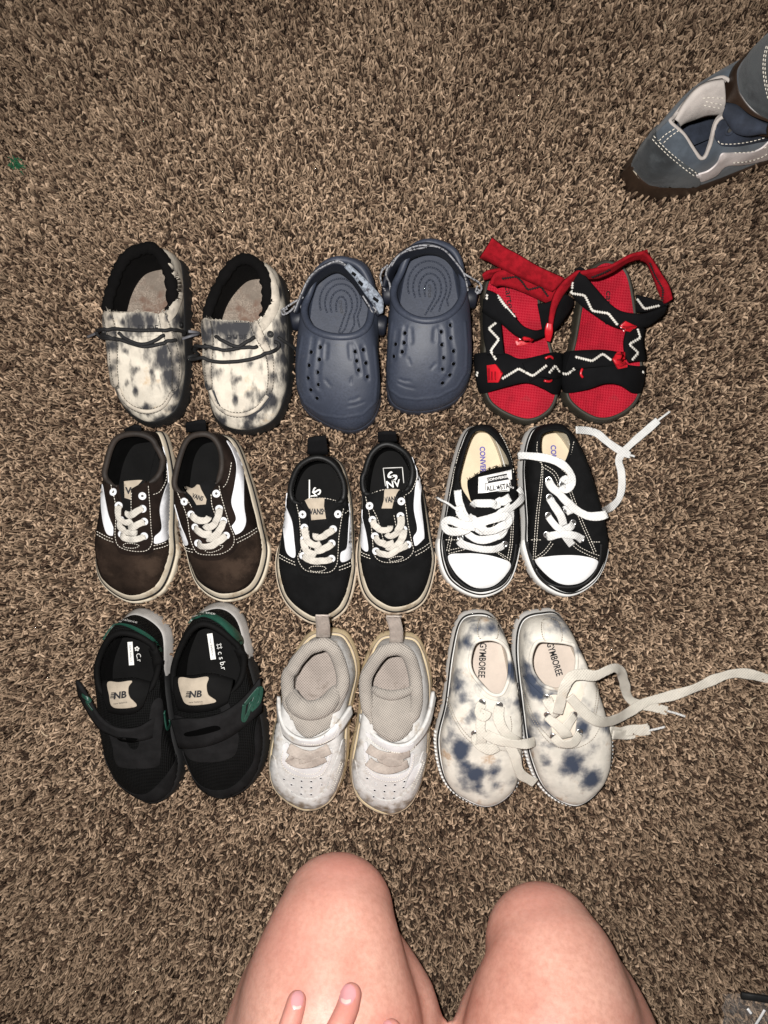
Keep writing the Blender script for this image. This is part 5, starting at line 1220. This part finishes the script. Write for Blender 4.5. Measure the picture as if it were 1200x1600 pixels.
adult('scuffed blue-grey suede shoe lying lowest at the top right, white wavy side stripe showing',
    [(86,1262,13),(108,1165,18),(235,970,34),(600,590,45),(1250,330,20),(1900,120,15),(2300,180,15),(2330,480,15),(1850,880,10),(960,1262,8),(520,1424,8),(205,1424,8)],
    [(440,850,78),(470,800,76),(560,690,76),(700,560,82),(850,500,86),(960,600,88),(980,700,88),(900,790,86),(800,860,80),(745,1050,66),(680,1135,60),(545,950,72)],
    -4, 24,
    [(120,1160),(190,1050),(300,850),(325,900),(335,980),(400,1060),(520,1160),(640,1240),(665,1290),(660,1345),(520,1385),(400,1390),(280,1340),(200,1270)],
    [[(300,985),(330,1020),(420,1110),(540,1210),(650,1290)],[(310,960),(345,1000),(430,1085),(550,1185),(655,1262)],[(350,1000),(400,950),(480,900)],[(385,1015),(430,970),(500,920)]],
    None,
    [(640,1262),(730,1230),(800,1170),(835,1100),(900,1092),(1060,1085),(1150,1050),(1215,1000),(1215,1120),(1130,1155),(1000,1180),(870,1190),(790,1265),(680,1310),(660,1290)],
    [(790,860),(830,835),(900,840),(960,880),(1000,960),(1060,940),(1220,900),(1220,980),(1100,1010),(1000,1030),(900,1040),(820,1030),(785,980),(780,900)],
    [(900,915),(1090,915)],
    [([(475,835,74),(560,690,82),(650,590,88),(750,540,92),(850,520,92)],[(500,860,60),(620,830,62),(720,800,64),(800,795,66),(870,790,68)], m_asl, 'tongue_lining'),
     ([(870,700,90),(960,720,92),(1060,800,94),(1200,870,94)],[(880,830,84),(930,930,86),(1030,960,86),(1180,930,86)], m_navyc, 'tongue')],
    None, [(95,1262),(115,1285),(150,1350),(150,1370),(120,1345),(88,1285)], None)
adult('second scuffed suede shoe leaning on the other, only its heel in the picture',
    [(866,555,84),(900,450,84),(1000,338,84),(1250,120,90),(1800,-150,95),(2300,-250,95),(2600,-100,95),(2500,300,95),(2100,650,90),(1500,940,84),(1100,905,84),(905,725,84)],
    [(1330,440,160),(1370,350,158),(1470,250,156),(1600,170,158),(1730,140,165),(1830,200,166),(1850,300,166),(1770,400,164),(1690,490,160),(1620,580,150),(1550,620,146),(1420,540,155)],
    76, 95,
    [(985,460),(1050,330),(1150,220),(1230,190),(1260,300),(1260,450),(1260,600),(1250,820),(1190,815),(1110,765),(1030,680),(985,580)],
    [[(1192,260),(1172,340),(1166,440),(1180,560),(1205,680)],[(1205,262),(1186,345),(1182,440),(1196,560),(1220,670)]],
    None, None, None, None, None, None, None, None)

# ------------------------------------------------------------------ the kneeling person
def skin_mat():
    m = bpy.data.materials.new('skin'); m.use_nodes = True; nt = m.node_tree; N = nt.nodes; L = nt.links; b = N['Principled BSDF']
    tc = N.new('ShaderNodeTexCoord')
    def noise(s, d, r=.6):
        n = N.new('ShaderNodeTexNoise'); n.inputs['Scale'].default_value = s; n.inputs['Detail'].default_value = d; n.inputs['Roughness'].default_value = r
        L.new(tc.outputs['Object'], n.inputs['Vector']); return n
    r = N.new('ShaderNodeValToRGB'); L.new(noise(16, 5).outputs['Fac'], r.inputs[0]); e = r.color_ramp.elements
    e[0].position = .33; e[0].color = (.49, .23, .175, 1); e[1].position = .68; e[1].color = (.63, .36, .285, 1)
    x = N.new('ShaderNodeMix'); x.data_type = 'RGBA'; x.blend_type = 'MULTIPLY'; x.inputs[0].default_value = .5; L.new(r.outputs[0], x.inputs[6])
    r2 = N.new('ShaderNodeValToRGB'); L.new(noise(260, 4, .7).outputs['Fac'], r2.inputs[0]); e = r2.color_ramp.elements
    e[0].position = .3; e[0].color = (.66, .52, .48, 1); e[1].position = .6; e[1].color = (1, 1, 1, 1); L.new(r2.outputs[0], x.inputs[7])
    at = N.new('ShaderNodeAttribute'); at.attribute_name = 'stain'      # the redder fingertips and knees
    y = N.new('ShaderNodeMix'); y.data_type = 'RGBA'; L.new(at.outputs['Fac'], y.inputs[0]); L.new(x.outputs[2], y.inputs[6]); y.inputs[7].default_value = (.50, .20, .165, 1)
    L.new(y.outputs[2], b.inputs['Base Color'])
    b.inputs['Roughness'].default_value = .43; b.inputs['Specular IOR Level'].default_value = .45
    b.inputs['Subsurface Weight'].default_value = .25; b.inputs['Subsurface Radius'].default_value = (1, .35, .2); b.inputs['Subsurface Scale'].default_value = .004
    bn = N.new('ShaderNodeBump'); bn.inputs['Strength'].default_value = .34; bn.inputs['Distance'].default_value = .0004
    L.new(noise(750, 4, .7).outputs['Fac'], bn.inputs['Height']); L.new(bn.outputs[0], b.inputs['Normal'])
    return m
def capsules(chains, vox, smooth, name):
    V, F = [], []
    for ch in chains:
        pts = [(np.array(W(x, y, z)) if not w else np.array([x, y, z]), r) for (x, y, z, r, *w_) in ch for w in [bool(w_)]]
        P = np.array([[*p, r] for p, r in pts]); Q = cr(P, per=8) if len(P) > 2 else P
        Q = resample(Q, .004)
        n = len(Q); T = nrm(np.gradient(Q[:, :3], axis=0))
        # rounded ends
        pre = [(Q[0, :3] - T[0] * Q[0, 3] * math.sin(a), Q[0, 3] * math.cos(a)) for a in np.linspace(1.45, .2, 7)]
        post = [(Q[-1, :3] + T[-1] * Q[-1, 3] * math.sin(a), Q[-1, 3] * math.cos(a)) for a in np.linspace(.2, 1.45, 7)]
        allp = [p for p, _ in pre] + [q[:3] for q in Q] + [p for p, _ in post]; allr = [r for _, r in pre] + list(Q[:, 3]) + [r for _, r in post]
        v, f = sweep(np.array(allp), np.array([.01, .02, 1.0]), 2 * np.array(allr), 2 * np.array(allr), ns=28)
        o = len(V); V += v; F += [[i + o for i in q] for q in f]
    me = bpy.data.meshes.new(name); me.from_pydata(V, [], F); me.update()
    ob = bpy.data.objects.new(name, me); C.objects.link(ob)
    md = ob.modifiers.new('r', 'REMESH'); md.mode = 'VOXEL'; md.voxel_size = vox
    ms = ob.modifiers.new('s', 'SMOOTH'); ms.iterations = smooth; ms.factor = .5
    dg = bpy.context.evaluated_depsgraph_get(); dg.update(); me2 = bpy.data.meshes.new_from_object(ob.evaluated_get(dg))
    v = np.array([x.co for x in me2.vertices]); f = [list(p.vertices) for p in me2.polygons]
    bpy.data.objects.remove(ob); bpy.data.meshes.remove(me); bpy.data.meshes.remove(me2)
    return v, f
legs = [  # thigh chains (knee to hip), folded calves and feet: px, py, z, radius
    [(526,1428,.046,.0435),(521,1464,.060,.0505),(514,1540,.078,.061),(512,1640,.098,.068),(495,1800,.125,.082),(500,2150,.165,.088),(560,2400,.17,.095)],
    [(552,1462,.038,.030),(594,1554,.050,.0375),(604,1594,.054,.0405),(600,1680,.058,.040),(600,1900,.045,.044),(585,2150,.042,.032),(590,2260,.035,.026),(600,2380,.022,.02)],
    [(478,1480,.050,.030),(464,1540,.060,.042),(456,1640,.08,.054)],
    [(847,1474,.046,.043),(857,1510,.060,.0515),(864,1590,.080,.0615),(866,1690,.1,.068),(872,1800,.125,.082),(830,2150,.165,.088),(740,2400,.17,.095)],
    [(828,1505,.038,.031),(796,1588,.048,.0365),(792,1622,.054,.0405),(798,1700,.058,.040),(800,1900,.045,.044),(790,2150,.042,.032),(785,2260,.035,.026),(780,2380,.022,.02)],
    [(902,1515,.055,.032),(920,1580,.062,.043),(930,1660,.08,.054)],
    [(560,2400,.17,.1),(650,2440,.18,.11),(740,2400,.17,.1)],
]
v1, f1 = capsules(legs, .0045, 14, 'legs')
lb = BVHTree.FromPolygons([tuple(v) for v in v1], f1)
def top(px, py):
    o = Vector((0, 0, CAM_H)); d = (W(px, py, 0) - o).normalized(); p, n, i, t = lb.ray_cast(o, d)
    return (p, n)
def on(px, py, r, lift=0.0):
    p, n = top(px, py); q = p + n * (r * .72 + lift); return (*q, r, 1)
F_ = [ [(467,1566),(462,1590),(455,1620),(446,1660)], [(546,1556),(539,1580),(529,1604),(510,1655)], [(605,1610),(598,1640),(588,1680)], [(415,1650),(410,1680),(404,1710)] ]
R_ = [.0066, .0072, .0066, .0058]
hand = []
for f, r in zip(F_, R_):
    ch = [on(x, y, r * (1 if i else .93), lift=.0008 * i * i) for i, (x, y) in enumerate(f)]
    hand.append(ch)
pm = [np.array(W(470, 1830, .255)), np.array(W(510, 1820, .262)), np.array(W(555, 1830, .258)), np.array(W(435, 1840, .248))]
for k, ch in enumerate(hand):
    e = np.array(ch[-1][:3]); r = R_[k]
    m1 = e * .55 + pm[k] * .45 + np.array([0, 0, .012])
    ch += [(*m1, r * 1.12, 1), (*pm[k], r * 1.3, 1)]
wrist = np.array(W(500, 2150, .27))
for k in range(4): hand.append([(*pm[k], .0105, 1), (*(pm[k] * .5 + wrist * .5), .0135, 1), (*wrist, .017, 1)])
th0 = np.array(W(540, 2050, .262))
hand.append([(*th0, .013, 1), (*W(600, 1930, .255), .0105, 1), (*W(625, 1850, .25), .009, 1), (*W(632, 1800, .246), .0078, 1)])
elbow = wrist + np.array([-.07, -.16, .06])
hand.append([(*wrist, .021, 1), (*(wrist * .5 + elbow * .5), .031, 1), (*elbow, .036, 1)])
v2, f2 = capsules(hand, .0016, 5, 'hand')
def redness(px, py):
    v = 0
    for x, y, r, s in ((467,1560,24,.55),(545,1552,26,.55),(604,1604,24,.6),(525,1352,60,.40),(845,1396,60,.35),(440,1470,70,.3),(560,1360,50,.25)):
        v = max(v, s * math.exp(-((px - x) ** 2 + (py - y) ** 2) / (r * r)))
    return v
m_skin = skin_mat()
pr = root('person', 'kneeling person seen from above, two bare knees and fingertips resting on the left thigh', 'person', None, (0, -.45, 0))
V, F = join([(v1, f1), (v2, f2)])
body = mk('body', V, F, m_skin, pr, stain=[redness(*PX(v)) for v in v1] + [min(.92, .68 + redness(*PX(v)) * .4) for v in v2])
m_nail = M('fingernail', (.52, .245, .255), rough=.25, var=.06, bump=.05, spec=.5, coat=.3)
P_ = Thing.__new__(Thing); P_.root = pr; P_.c = Crop(0, 0, 1.0); P_.V = []; P_.F = []; P_._b = None; P_.zs = (.14, .15, .16, .17, .18)
P_.add(v2, f2)
nails = []
for q in ([(458,1553),(464,1549),(471,1550),(474,1559),(471,1573),(464,1578),(457,1576),(455,1564)], [(536,1541),(546,1538),(554,1544),(556,1556),(549,1568),(540,1571),(531,1565),(531,1552)], [(596,1597),(605,1594),(612,1599),(611,1612),(602,1616),(594,1610)]):
    nl = P_.panel('fingernail', q, m_nail, lift=.45, thick=.5, step=2.2, add=False); nails.append(nl)

m_lun = M('lunula', (.60, .42, .38), rough=.3, bump=0)
for nl, q in zip(nails, ([(458,1571),(464,1573),(470,1571),(469,1576),(464,1577.5),(458,1575.5)], [(534,1560),(540,1563),(548,1562),(547,1567),(540,1569.5),(534,1566)])):
    P_.panel('lunula', q, m_lun, lift=.6, thick=.3, step=1.6, add=False, parent=nl)

# ------------------------------------------------------------------ small things on the carpet
def clear_mat():
    m = bpy.data.materials.new('clear_film'); m.use_nodes = True; nt = m.node_tree; N = nt.nodes; L = nt.links
    b = N['Principled BSDF']; b.inputs['Base Color'].default_value = (.8, .78, .76, 1); b.inputs['Roughness'].default_value = .12; b.inputs['Specular IOR Level'].default_value = .8
    t = N.new('ShaderNodeBsdfTransparent'); mx = N.new('ShaderNodeMixShader'); lw = N.new('ShaderNodeLayerWeight'); lw.inputs[0].default_value = .35
    mr = N.new('ShaderNodeMapRange'); mr.inputs[3].default_value = .03; mr.inputs[4].default_value = .35; L.new(lw.outputs['Facing'], mr.inputs[0])
    L.new(mr.outputs[0], mx.inputs[0]); L.new(t.outputs[0], mx.inputs[1]); L.new(b.outputs[0], mx.inputs[2]); L.new(mx.outputs[0], N['Material Output'].inputs[0])
    return m
wr = root('plastic_wrapper', 'crumpled clear plastic wrapper with a black bar, cut off by the bottom right corner', 'wrapper', None, tuple(W(1190, 1590, 0)))
nx, ny = 26, 22; V = []
for j in range(ny):
    for i in range(nx):
        x, y = 1128 + i * 7.0, 1552 + j * 7.0
        q = np.array(W(x + 3 * mnoise.noise(Vector((j * .5, 1, 0))), y + 3 * mnoise.noise(Vector((i * .5, 4, 0))), .006))
        q[2] += .004 * abs(mnoise.noise(Vector((i * .33, j * .33, 2)))) * 2 + .003 * mnoise.noise(Vector((i * .9, j * .9, 7)))
        V.append(q)
mk('film', V, rings_faces(ny, nx, closed=False, flip=True), clear_mat(), wr, smooth=False)
bars = [np.array(W(x, y, z)) for x, y, z in ((1158,1555,.011),(1180,1558,.012),(1210,1563,.013),(1280,1572,.013))]
mk('black_bar', *sweep(np.array(bars), np.array([0, 0, 1.]), 5.5 * MM, 3.5 * MM, ns=10, power=.6), m_blackrub, wr)
m_glint = M('painted_glint', (.75, .75, .75), rough=.15, bump=0, spec=.8)  # opaque white: glints along the clear film's folds, put in as colour
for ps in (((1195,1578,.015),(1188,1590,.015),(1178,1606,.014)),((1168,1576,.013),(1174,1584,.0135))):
    mk('film_glint', *sweep(cr([np.array(W(*p)) for p in ps], per=6), np.array([0, 0, 1.]), 2.4 * MM, 1.2 * MM, ns=6, power=1), m_glint, wr)
m_gf = M('green_fluff_fibre', (.012, .075, .032), rough=.9, var=.4, vs=300, bump=.4)
parts = []
cpt = np.array(W(25, 257, .002))
for i in range(60):
    a = random.random() * 6.28; r = abs(random.gauss(0, 2.4)) * MM; o = cpt + np.array([math.cos(a) * r * 1.25 - .0012, math.sin(a) * r, random.uniform(-.002, .002)])
    d = np.array([random.gauss(0, 1), random.gauss(0, 1), random.gauss(0, .5)]) * 1.8 * MM
    parts.append(sweep(cr([o, o + d + np.array([0, 0, .0012]), o + d * 1.8], per=3), np.array([0, .1, 1.]), .9 * MM, .9 * MM, ns=5))
g = mk('green_fluff', *join(parts), m_gf, None, kind='stuff') ; g['label'] = 'small dark green scrap of fluff on the carpet at the left edge'; g['category'] = 'fluff'; g['kind'] = 'thing'

m_lint = M('lint_fibre', (.36, .28, .19), rough=.9, bump=0)
lt = []
for i in range(13):
    x, y = random.uniform(20, 1180), random.uniform(20, 1580)
    if 130 < x < 1000 and 350 < y < 1290: x = random.choice([random.uniform(15, 120), random.uniform(1060, 1185)])
    o = np.array(W(x, y, .0045)); a = random.random() * 6.28; d = np.array([math.cos(a), math.sin(a), 0]) * random.uniform(4, 9) * MM; b = np.array([-d[1], d[0], 0]) * random.uniform(-.5, .5)
    lt.append(sweep(cr([o, o + d * .5 + b + np.array([0, 0, .001]), o + d], per=4), np.array([0, .1, 1.]), 1.0 * MM, 1.0 * MM, ns=5))
lo = mk('carpet_lint', *join(lt), m_lint, None, kind='stuff'); lo['label'] = 'scattered pale lint fibres on the brown carpet'; lo['category'] = 'lint'
carpet()
